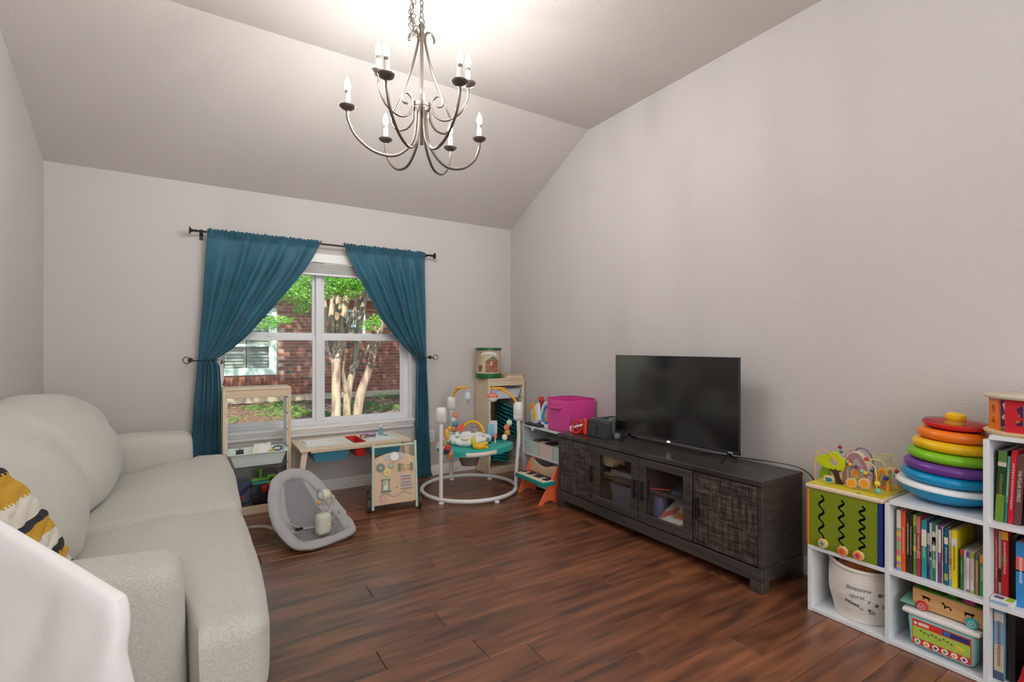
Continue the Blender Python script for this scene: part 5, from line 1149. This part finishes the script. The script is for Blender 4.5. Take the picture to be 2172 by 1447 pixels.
book('dark book at the right of the upper right shelf', .492, .5190, zc, .255, .2, (44, 30, 34), [], xf=2.51, grp=G3, marks=False, tilt=2.4)
zm = .311; G4 = 'books on the middle right shelf'
book('thin worn red book at the left of the middle right shelf', .594, .603, zm-.0, .265, .2, (172, 60, 52), [], xf=2.53, grp=G4, textcol=(230, 180, 160)) if False else book('thin worn red book at the left of the middle right shelf', .585, .593, zm, .262, .2, (172, 60, 52), [], xf=2.51, grp=G4, textcol=(230, 180, 160))
book('thin white and dark book beside the worn red one', .576, .584, zm, .255, .2, (206, 200, 196), [(.25, .45, (50, 48, 48))], xf=2.515, grp=G4, marks=False)
book('thick red book with yellow top on the middle right shelf', .556, .574, zm, .264, .2, (178, 24, 30), [(.86, .97, (232, 160, 30)), (.50, .62, (150, 70, 20))], xf=2.507, grp=G4, textcol=(236, 200, 200))
book('dark block standing in for the shaded gap behind the boxed white game', .538, .554, zm, .24, .2, (30, 22, 26), [], xf=2.53, grp=G4, marks=False)  # no real book: shade of the gap between red and blue, as dark colour
book('light blue tall box-like book on the middle right shelf', .509, .535, zm, .232, .2, (50, 140, 206), [(.55, .78, (226, 100, 90)), (.55, .57, (240, 200, 190))], xf=2.503, grp=G4, cover=(66, 100, 150), textcol=(230, 240, 250))
book('orange-brown book at the right end of the middle right shelf', .478, .500, zm, .262, .2, (190, 104, 40), [], xf=2.51, grp=G4, textcol=(240, 220, 180))
gb = thing('flat_card_game', 'small flat white and green game box lying before the red books', 'box', (2.47, .575, zm))
mk('box_body', G().box(2.453, 2.502, .533, .593, zm+.0005, zm+.022), C(226, 226, 230, .5), gb, bevel=.001)
mk('green_corner', G().box(2.455, 2.50, .5335, .553, zm+.022, zm+.0226), C(160, 200, 60, .5), gb)
mk('blue_stripe', G().box(2.4524, 2.453, .545, .59, zm+.006, zm+.012), C(110, 170, 210, .5), gb)
mk('dark_print', G().box(2.46, 2.485, .56, .585, zm+.022, zm+.0226), C(110, 90, 110, .5), gb)
zl = .019; G5 = 'large books on the bottom right shelf'
book('large pale blue book with a dark red title on the bottom right shelf', .565, .592, zl, .262, .2, (120, 170, 196), [(0, .12, (70, 84, 110)), (.12, .5, (190, 186, 160)), (.82, .94, (210, 200, 196))], xf=2.497, grp=G5, big=True, textcol=(140, 26, 44))
book('dark book beside the large pale blue one', .54, .562, zl, .25, .2, (40, 34, 36), [], xf=2.52, grp=G5, marks=False)
bk = book('red book leaning at the bottom right shelf', -.011, .011, 0, .22, .18, (190, 22, 34), [], xf=2.49, grp=G5, textcol=(236, 220, 220))
bk.location = (2.49, .520, zl+.004); bk.rotation_euler = (R(12), 0, 0)
# ------------------------------------------------ basket
rk = thing('rope_basket', 'white coiled rope basket printed with grey letters', 'basket', (2.60, 1.06, .018))
bcx, bcy = 2.592, 1.062
def br(z): return .108+.022*sst(.0, .12, z)-.004*sst(.15, .24, z)
g = G(); pr = []
for i in range(80):
    z = .228*i/79; pr.append((br(z)+.0022*abs(sin(i/79*pi*24)), .019+z))
g.lathe([(.001, .019)]+pr+[(br(.23)-.006, .249)]+[(br(.2)-.010, .21), (br(.1)-.010, .12), (.10, .024), (.001, .023)], (bcx, bcy, 0), 48)
ROPE = mat('rope_white', srgb(232, 228, 220), .95, bump=.002, bscale=150)
mk('basket_wall', g, ROPE, rk, smooth=180)
mk('rim_coil', G().tube([(bcx+(br(.23)+.001)*cos(a), bcy+(br(.23)+.001)*sin(a), .251+.014*max(0, cos(a-2.2))**6) for a in [2*pi*i/60 for i in range(60)]], .008, 8, closed=True), ROPE, rk)
ba = math.atan2(-bcy, -bcx)
ba = R(-134)
def bw(z0, off=.0030):
    def f(co):
        z = z0+co.y; a = ba-.0+co.x/.128; r = br(z-.019)+off+co.z
        return Vector((bcx+r*cos(a), bcy+r*sin(a), z))
    return f
INK = C(104, 106, 114, .8)
for s, x, z, sz in (('dmnovw', -0.0680, 0.176, 0.027), ('n', 0.0233, 0.166, 0.026), ('qorst', -0.0719, 0.142, 0.026), ('y', -0.0282, 0.132, 0.026), ('z', -0.0048, 0.118, 0.026), ('p', 0.0279, 0.116, 0.026), ('u', -0.0563, 0.092, 0.026), ('ab', -0.0157, 0.080, 0.029)):
    txt('printed_letter', s, sz, None, INK, rk, .0005, curve=lambda co, x=x, z=z: bw(z)(Vector((co.x+x, co.y, co.z))))
def bpatch(name, poly):
    import bmesh
    bm = bmesh.new(); bm.faces.new([bm.verts.new((a, b_, 0)) for a, b_ in poly]); bmesh.ops.triangulate(bm, faces=bm.faces)
    me = bpy.data.meshes.new(name); bm.to_mesh(me); bm.free(); me.materials.append(INK)
    for v in me.vertices: v.co = bw(.0)(v.co)
    return mk(name, me, INK, rk)
bpatch('printed_apple', circ(.010, .163, .008, 14)); bpatch('printed_apple', circ(-.026, .090, .007, 14)); bpatch('printed_pear', circ(.001, .117, .006, 12, sy=1.2))
bpatch('printed_boat', [(.043, .068), (.064, .066), (.069, .074), (.040, .076)]); bpatch('printed_sail', [(.055, .078), (.066, .078), (.055, .096)])
for k in range(5): bpatch('printed_train', [(-.118+.011*k, .106-.0025*k), (-.109+.011*k, .104-.0025*k), (-.109+.011*k, .116-.0025*k), (-.118+.011*k, .118-.0025*k)])
toy('plush_toy', 'orange-brown crumpled plush toy heaped in the rope basket', 0, G().soft((2.575, 1.055, .228), (.14, .14, .075), .03, 14, warp=lambda p: wob(p, .05, 14)), C(196, 118, 60, .9))
toy('wooden_ball', 'reddish wooden ball at the left inside the rope basket', 0, G().ball((2.535, 1.105, .238), .034), C(156, 92, 58, .6))
# ------------------------------------------------ lidded tub and animal wagon
ct = thing('craft_tub', 'pale aqua lidded tub with a bright sticker on the shelf floor', 'storage bin', (2.58, .745, .018))
AQ = C(168, 222, 220, .35)
mk('tub_body', G().soft((2.585, .745, .087), (.22, .222, .135), .022, 12, warp=lambda p: Vector((p.x+(p.x-2.585)*.08*(p.z-.15)/.13, p.y+(p.y-.745)*.10*(p.z-.15)/.13, p.z))), AQ, ct, weld=True)
mk('lid', G().soft((2.583, .745, .163), (.236, .246, .024), .010, 10), WHITEP, ct, weld=True)
xs_ = 2.4715
mk('sticker', G().box(xs_, xs_+.003, .650, .832, .040, .138), C(216, 60, 50, .45), ct)
mk('sticker_green', G().box(xs_-.0006, xs_, .652, .830, .066, .112), C(176, 204, 80, .45), ct)
mk('sticker_blue', G().box(xs_-.0008, xs_, .654, .735, .116, .134), C(40, 56, 120, .45), ct)
mk('sticker_blue', G().box(xs_-.0010, xs_, .712, .732, .117, .133), C(70, 110, 190, .45), ct)
g = G()
for k in range(6): g.prism(circ(.815-.029*k, .0525, .0105, 16), xs_-.0008, xs_, ax='x')
mk('picture_disc', g, C(240, 240, 238, .45), ct, smooth=0)
g = G()
for k in range(6): g.prism(circ(.815-.029*k, .052, .0055, 10), xs_-.0012, xs_-.0008, ax='x', m=k % 3)
mk('picture', g, [C(90, 160, 90), C(230, 180, 60), C(70, 70, 120)], ct, smooth=0)
g = G()
for k in range(9): g.box(xs_-.0012, xs_-.0006, .80-.012*k, .807-.012*k, .096-.004*(k % 3), .100-.004*(k % 3)+.003)
mk('sticker_print', g, C(120, 110, 70, .5), ct, smooth=0)
mk('sticker_title', G().box(xs_-.0008, xs_, .778, .812, .119, .131).prism(circ(.822, .124, .006, 12), xs_-.0008, xs_, ax='x'), C(236, 220, 210, .45), ct, smooth=0)
mk('sticker_yellow', G().prism(circ(.682, .088, .014, 18, sy=.7), xs_-.0014, xs_-.0006, ax='x'), C(224, 208, 70, .45), ct)
single('green_plastic_leaf', G().soft((2.52, .852, .197), (.09, .05, .006), .002, 5, warp=lambda p: Vector((p.x, p.y, p.z+.3*(p.x-2.52)*.5))).box(2.50, 2.56, .82, .83, .176, .198), C(120, 178, 156, .4), 'pale green plastic piece sticking out left of the animal wagon', 'toy')
wa = thing('animal_wagon', 'pine toy wagon with animal cutouts on the aqua tub', 'toy', (2.55, .735, .176))
WN = mat('wagon_pine', srgb(224, 178, 122), .5, col2=srgb(208, 156, 98), scale=5, stretch=(1, .3, 8))
def blob(cx, cy, s, kind):
    sh_ = {'lion': [(-1, .2), (-.6, .55), (0, .45), (.6, .5), (.9, .2), (1.1, -.1), (.8, -.1), (.75, -.6), (.5, -.6), (.45, -.2), (-.3, -.15), (-.35, -.6), (-.6, -.6), (-.65, -.1)],
           'horse': [(-1, .5), (-.8, .9), (-.4, .7), (-.2, .2), (.6, .25), (1.0, -.1), (1.0, -.7), (.7, -.7), (.6, -.2), (-.1, -.2), (-.2, -.7), (-.5, -.7), (-.5, .1), (-.8, .2)],
           'cow': [(-1, .3), (-.7, .5), (.4, .5), (.7, .7), (1.1, .4), (.9, .1), (.7, .0), (.7, -.6), (.45, -.6), (.4, -.1), (-.5, -.1), (-.55, -.6), (-.8, -.6), (-.85, .0)]}[kind]
    return [(cx+a*s, cy+b_*s) for a, b_ in sh_]
yl, yr = .838, .622; W_ = yl-yr
cutout([(0, 0), (W_, 0), (W_, .072), (0, .072)], [blob(.043, .044, .016, 'lion'), blob(.108, .038, .016, 'horse'), blob(.176, .036, .016, 'cow')], .006, FM(2.500, yl, .184), 'side_board', WN, wa)
mk('wagon_body', G().box(2.594, 2.60, yr, yl, .184, .256).box(2.5, 2.6, yl-.006, yl, .184, .256).box(2.5, 2.6, yr, yr+.006, .184, .256).box(2.5, 2.6, yr, yl, .184, .190), WN, wa)
mk('wagon_shade', G().box(2.51, 2.512, yr+.006, yl-.006, .19, .25), C(64, 40, 28, .9), wa)  # dark sheet stands in for the shade inside, seen through the cutouts
mk('top_board', G().box(2.496, 2.60, yr, yl, .256, .262), C(70, 128, 48, .5), wa, bevel=.001)
mk('shape_piece', G().soft((2.53, .78, .266), (.02, .02, .008), .003, 4), C(200, 50, 50), wa); mk('shape_piece', G().lathe([(.001, .262), (.024, .262), (.022, .272), (.001, .274)], (2.52, .665, 0), 18), C(206, 50, 140), wa); mk('shape_piece', G().lathe([(.001, .262), (.018, .262), (.016, .268), (.001, .27)], (2.53, .72, 0), 18), C(90, 170, 70), wa)
for yy, c in ((.805, (206, 60, 66)), (.652, (60, 176, 180))):
    for xx in (2.487, 2.608):
        q = mk('wheel', G().lathe([(.001, -.006), (.018, -.006), (.0195, -.003), (.0195, .003), (.018, .006), (.001, .006)], (xx, yy, .196), 22, ax='x'), C(*c, .4), wa)
    sp = [(2.4806, yy+.0025*t_*cos(t_*2.1), .196+.0025*t_*sin(t_*2.1)) for t_ in [i*.16 for i in range(1, 38)]]
    mk('spiral', G().tube(sp, .0009, 4), C(240, 236, 230), q)
# ------------------------------------------------ activity cube
ac = thing('activity_cube', 'wooden activity cube with green squiggle panel and bead wires', 'toy', (2.60, 1.085, .31))
ay1, ay0, az0, az1 = 1.240, .930, .3105, .578
GRN = C(124, 140, 26, .45)
def squig(yc, top, bot, nw):
    P = []; Q = []; n = 110
    for i in range(n+1):
        t = i/n; z = top-(top-bot)*t; ph = t*nw*2*pi; a = .0105*sin(ph)
        dx, dz = .0105*cos(ph)*nw*2*pi/n, -(top-bot)/n; l = hypot(dx, dz); nx, nz = -dz/l*.0052, dx/l*.0052
        c = (ay1-yc+a, z); P.append((c[0]+nx, c[1]+nz)); Q.append((c[0]-nx, c[1]-nz))
    return P+Q[::-1]
cutout([(.012, az0), (ay1-ay0-.02, az0), (ay1-ay0-.02, az1), (.012, az1)], [squig(1.176, .556, .352, 3.4), squig(1.091, .554, .350, 4.2), squig(1.008, .550, .350, 5.0)], .008, FM(2.462, ay1, 0), 'green_panel', GRN, ac)
mk('cube_shade', G().box(2.475, 2.477, ay0+.02, ay1-.012, az0, az1), C(60, 40, 34, .9), ac)  # shade inside the cube, painted as a dark sheet behind the slots
mk('orange_corner', G().soft((2.462, ay1-.007, (az0+az1)/2), (.016, .016, az1-az0), .006, 6), C(240, 136, 30, .45), ac)
mk('blue_corner', G().soft((2.464, ay0+.010, (az0+az1)/2), (.020, .021, az1-az0), .003, 5), C(20, 52, 122, .45), ac)
mk('side_panel', G().box(2.47, 2.745, ay1-.012, ay1, az0, az1), C(240, 136, 30, .45), ac); mk('side_panel', G().box(2.47, 2.745, ay0, ay0+.012, az0, az1), C(20, 52, 122, .45), ac)
mk('back_board', G().box(2.737, 2.745, ay0+.012, ay1-.012, az0, az1), C(200, 60, 50), ac)
mk('top_frame', G().soft((2.602, (ay0+ay1)/2, .590), (.310, ay1-ay0+.014, .026), .012, 12), C(226, 206, 176, .45), ac, weld=True)
mk('top_print', G().box(2.458, 2.748, ay0+.003, ay1-.003, .6020, .6036), mat('yellow_top', srgb(216, 200, 40), .45, col2=srgb(150, 100, 50), scale=9, contrast=(.60, .66)), ac, bevel=.0005)
for yy, zz, c1, c2 in ((1.163, .338, (226, 196, 130), (80, 160, 160)), (1.080, .331, (240, 120, 60), (200, 90, 50)), (1.017, .334, (244, 150, 60), (200, 60, 120))):
    q = mk('slider_knob', G().lathe([(.001, -.010), (.019, -.009), (.0215, -.005), (.0215, .004), (.019, .006), (.001, .007)], (2.446, yy, zz), 24, ax='x'), C(222, 190, 120, .4), ac)
    mk('knob_face', G().prism(circ(yy, zz, .017, 22), 2.4350, 2.4362, ax='x'), C(*c1, .4), q, smooth=0)
    mk('knob_picture', G().prism([(yy+(.010+.003*cos(5*a))*cos(a), zz+(.010+.003*cos(4*a))*sin(a)) for a in [2*pi*i/24 for i in range(24)]], 2.4342, 2.4350, ax='x'), C(*c2, .4), q, smooth=0)
TR = C(196, 208, 20, .4)
def oy(P, yc): return [(yc-a, b_) for a, b_ in P]
# tree, arch and little figures stand on the top
crown = [(-.066, .700), (-.052, .722), (-.018, .728), (.0, .748), (.026, .748), (.042, .726), (.062, .722), (.060, .690), (.050, .664), (.020, .660), (-.008, .664), (-.040, .672), (-.058, .685)]
cutout(crown, [circ(.012, .700, .018, 22)], .010, FM(2.565, 1.180, 0), 'tree_crown', TR, ac, bevel=.001)
cutout([(-.072, .6035), (-.02, .6035), (-.02, .65), (-.035, .672), (-.058, .66), (-.07, .63)], [circ(-.04, .64, .004, 8), circ(-.052, .652, .004, 8)], .008, FM(2.60, 1.180, 0), 'green_hill', C(140, 180, 30, .4), ac)
cutout([(.026, .6035), (.056, .6035), (.040, .63), (.034, .655), (.050, .668), (.028, .664), (.022, .672), (.018, .662), (-.004, .668), (.014, .648), (.022, .63)], [], .012, FM(2.556, 1.180, 0), 'tree_trunk', C(72, 44, 40, .5), ac)
cutout([(.010+.022*cos(a)+.002, .626+.020*sin(a)*(1+.2*cos(2*a))) for a in [2*pi*i/24 for i in range(24)]], [], .010, FM(2.515, 1.180, 0), 'elephant_block', C(226, 200, 160, .5), ac)
cutout([(.012+.015*cos(a)*(1+.3*cos(3*a)), .624+.013*sin(a)*(1+.3*cos(2*a))) for a in [2*pi*i/24 for i in range(24)]], [], .002, FM(2.5048, 1.180, 0), 'elephant_print', C(30, 128, 150, .5), ac)
arch_o = [(-.052, .6035)]+[(-.052+.104*i/16, .70+.062*sin(pi*i/16)**.8) for i in range(17)]+[(.052, .6035)]
arch_i = [(-.034, .610)]+[(-.034+.068*i/14, .69+.048*sin(pi*i/14)**.8) for i in range(15)]+[(.034, .610)]
cutout(arch_o, [arch_i], .030, FM(2.600, 1.082, 0), 'arch_frame', C(214, 200, 176, .5), ac, bevel=.002)
cutout([(a*.97, b_*1.0-.003 if b_ > .62 else b_) for a, b_ in arch_o], [[(a*1.0, b_) for a, b_ in arch_i]], .003, FM(2.5685, 1.082, 0), 'arch_face', C(170, 124, 128, .5), ac)
for yy, zz, xx, r_ in ((1.070, .632, 2.500, 1), (1.020, .640, 2.505, 1.05), (1.086, .662, 2.575, .85)):
    q = mk('duck_block', G().prism([(yy+.021*r_*cos(a)*(1+.08*cos(3*a)), zz+.024*r_*sin(a)*(1+.10*cos(2*a))) for a in [2*pi*i/28 for i in range(28)]], xx, xx+.012, ax='x'), C(222, 186, 140, .5), ac, bevel=.001)
    mk('duck_print', G().prism(circ(yy-.001, zz-.002, .0155*r_, 18), xx-.0012, xx, ax='x'), C(240, 156, 30, .45), q, smooth=0)
def wire(pts, c, r=.0022): mk('bead_wire', G().tube(spline(pts, 7), r, 7), C(*c, .35), ac)
wire([(2.52, 1.232, .6035), (2.52, 1.232, .70), (2.525, 1.225, .742), (2.54, 1.205, .752), (2.54, 1.18, .742), (2.545, 1.160, .718), (2.55, 1.15, .696), (2.60, 1.165, .690), (2.62, 1.15, .71), (2.62, 1.14, .75), (2.66, 1.14, .745), (2.69, 1.16, .66), (2.69, 1.16, .6035)], (236, 170, 90))
wire([(2.66, 1.045, .6035), (2.66, 1.045, .70), (2.655, 1.058, .75), (2.655, 1.086, .768), (2.655, 1.112, .758), (2.655, 1.13, .70), (2.655, 1.13, .6035)], (120, 60, 84))
wire([(2.52, .978, .6035), (2.52, .978, .68), (2.52, .988, .722), (2.52, 1.012, .735), (2.525, 1.022, .744), (2.56, 1.00, .744), (2.58, .98, .738), (2.59, .968, .70), (2.60, .966, .66), (2.60, .966, .6035)], (226, 220, 90))
wire([(2.68, .985, .6035), (2.68, .985, .69), (2.67, 1.0, .735), (2.66, 1.038, .734), (2.68, 1.04, .745), (2.68, .975, .756), (2.66, .962, .757), (2.67, .98, .745), (2.69, .985, .72), (2.68, .965, .694), (2.67, .957, .684), (2.70, .96, .65), (2.70, .96, .6035)], (214, 214, 100))
wire([(2.56, 1.125, .71), (2.56, 1.10, .712), (2.555, 1.07, .698), (2.55, 1.03, .676), (2.57, 1.00, .66), (2.60, 1.0, .6035)], (120, 60, 84))
for p, r, c in (((2.66, 1.187, .757), .0095, (172, 30, 50)), ((2.645, 1.176, .738), .008, (80, 130, 110)), ((2.525, 1.018, .746), .0095, (196, 50, 56)), ((2.56, 1.095, .716), .008, (200, 60, 80)),
                ((2.558, 1.108, .712), .007, (160, 206, 196)), ((2.556, 1.096, .704), .0085, (232, 206, 90)), ((2.555, 1.086, .702), .0085, (216, 120, 60)), ((2.554, 1.073, .697), .009, (30, 80, 130)), ((2.552, 1.060, .691), .009, (216, 60, 90)), ((2.55, 1.047, .684), .0095, (130, 196, 180)), ((2.55, 1.033, .678), .0095, (232, 200, 60)),
                ((2.575, 1.015, .688), .008, (24, 56, 100)), ((2.52, .975, .648), .0125, (230, 206, 50)), ((2.495, .962, .622), .0125, (110, 184, 172)), ((2.51, .944, .640), .008, (206, 60, 40)), ((2.585, .967, .664), .011, (20, 70, 130)), ((2.67, .958, .684), .0105, (170, 24, 60)), ((2.64, .955, .672), .009, (130, 196, 180)), ((2.61, 1.15, .71), .006, (50, 90, 150))):
    mk('bead', G().ball(p, r, seg=12), C(*c, .3), ac)
rb = mk('rainbow_arch', G().tube([(2.62, 1.018-.052*t_, .6035+.09*sin(pi*t_)**.6) for t_ in [i/16 for i in range(17)]], .009, 8), C(244, 160, 30, .4), ac)
mk('wood_arch', G().tube([(2.67, 1.012-.07*t_, .6035+.088*sin(pi*t_)**.6) for t_ in [i/16 for i in range(17)]], .010, 8), C(220, 186, 150, .5), ac)
# ------------------------------------------------ ring stacker
rs = thing('ring_stacker', 'giant rainbow ring stacking toy leaning on the bookshelf top', 'toy', (2.64, .779, .604))
rs.rotation_euler = (R(3.5), 0, 0)
def tor(r, z, t_, sq=.8):
    return G().grid(lambda u, v: ((r-t_+t_*cos(2*pi*v))*cos(2*pi*u), (r-t_+t_*cos(2*pi*v))*sin(2*pi*u)-(z-.1)*.07, z+t_*sq*sin(2*pi*v)), 48, 16, cu=True, cv=True)
BLU = C(0, 152, 206, .25)
mk('rocking_base', G().lathe([(.001, .0), (.05, .001), (.10, .010), (.142, .032), (.163, .055), (.167, .064), (.001, .064)], (0, 0, 0), 48), BLU, rs, w=False)
mk('white_rim', G().lathe([(.001, .064), (.167, .064), (.167, .070), (.156, .082), (.001, .082)], (0, 0, 0), 48), C(238, 240, 242, .3), rs, w=False)
for r, z, c in ((.149, .106, (0, 150, 204)), (.148, .150, (112, 58, 150)), (.139, .195, (130, 200, 30)), (.131, .240, (244, 196, 16)), (.120, .285, (248, 130, 30))):
    mk('ring', tor(r, z, .0265, .84), C(*c, .25), rs, w=False, label={(0, 150, 204): 'blue ring', (112, 58, 150): 'purple ring', (130, 200, 30): 'lime green ring', (244, 196, 16): 'yellow ring', (248, 130, 30): 'orange ring'}[c])
mk('top_dish', G().lathe([(.001, .306), (.078, .306), (.104, .318), (.108, .330), (.106, .333), (.10, .328), (.001, .326)], (0, -.015, 0), 48), C(222, 44, 36, .25), rs, w=False)
mk('clear_cover', G().lathe([(.107, .333), (.100, .342), (.060, .350), (.03, .351)], (0, -.015, 0), 40), CLEAR, rs, w=False)
mk('knob', G().lathe([(.001, .313), (.034, .313), (.034, .330), (.030, .34), (.034, .352), (.033, .366), (.024, .374), (.001, .376)], (0, -.015, 0), 24), C(250, 196, 20, .3), rs, w=False)
mk('spindle', G().cyl((0, 0, .07), (0, 0, .31), .03), C(250, 196, 20, .3), rs, w=False)
g = G()
for k in range(14):
    a = k*2.4; g.ball((.05*cos(a)+.02*cos(a*3), .06*sin(a), .318), .006, seg=8, m=k % 3)
mk('rattle_beads', g, [C(230, 60, 60), C(60, 150, 80), C(60, 110, 200)], rs, w=False)
# ------------------------------------------------ shape sorter drum
ss = thing('shape_sorter_drum', 'round wooden shape sorter with orange and red panels', 'toy', (2.60, .487, .925))
WD = C(222, 194, 150, .45)
for z in (.9255, 1.058):
    mk('plate', G().lathe([(.001, z), (.155, z), (.158, z+.004), (.158, z+.010), (.154, z+.013), (.001, z+.013)], (2.607, .487, 0), 48), WD if z < 1 else C(212, 200, 178, .45), ss)
for k, (an, c, c2, shp) in enumerate(((120, (244, 128, 30), 0, 0), (172, (206, 30, 44), 0, 1), (228, (60, 150, 70), 0, 0), (288, (240, 190, 40), 0, 1), (345, (40, 110, 180), 0, 0), (55, (130, 60, 140), 0, 1))):
    a = R(an); M = Matrix.Translation((2.607+.128*cos(a), .487+.128*sin(a), .9385)) @ Matrix.Rotation(a, 4, 'Z') @ Matrix(((0, 0, 1, 0), (1, 0, 0, 0), (0, 1, 0, 0), (0, 0, 0, 1)))
    wd = .044 if shp == 0 else .054
    hl = [circ(0, .078, .017, 8), [(-.016, .024), (.016, .024), (0, .052)]] if shp == 0 else [circ(.0, .078, .027, 5, pi/2), rr(0, .036, .055, .020, .009)]
    cutout([(-wd, 0), (wd, 0), (wd, .119), (-wd, .119)], hl, .007, M, 'shape_panel', C(*c, .4), ss)
for p, c, s in (((2.52, .50, .95), (226, 206, 40), .022), ((2.54, .55, .985), (226, 206, 40), .020), ((2.55, .45, .955), (236, 220, 120), .026), ((2.53, .43, .99), (24, 96, 60), .026), ((2.60, .50, .96), (200, 60, 50), .024)):
    mk('block', G().soft(p, (s*1.6, s*1.6, s*1.6), .003, 3), C(*c, .4), ss)
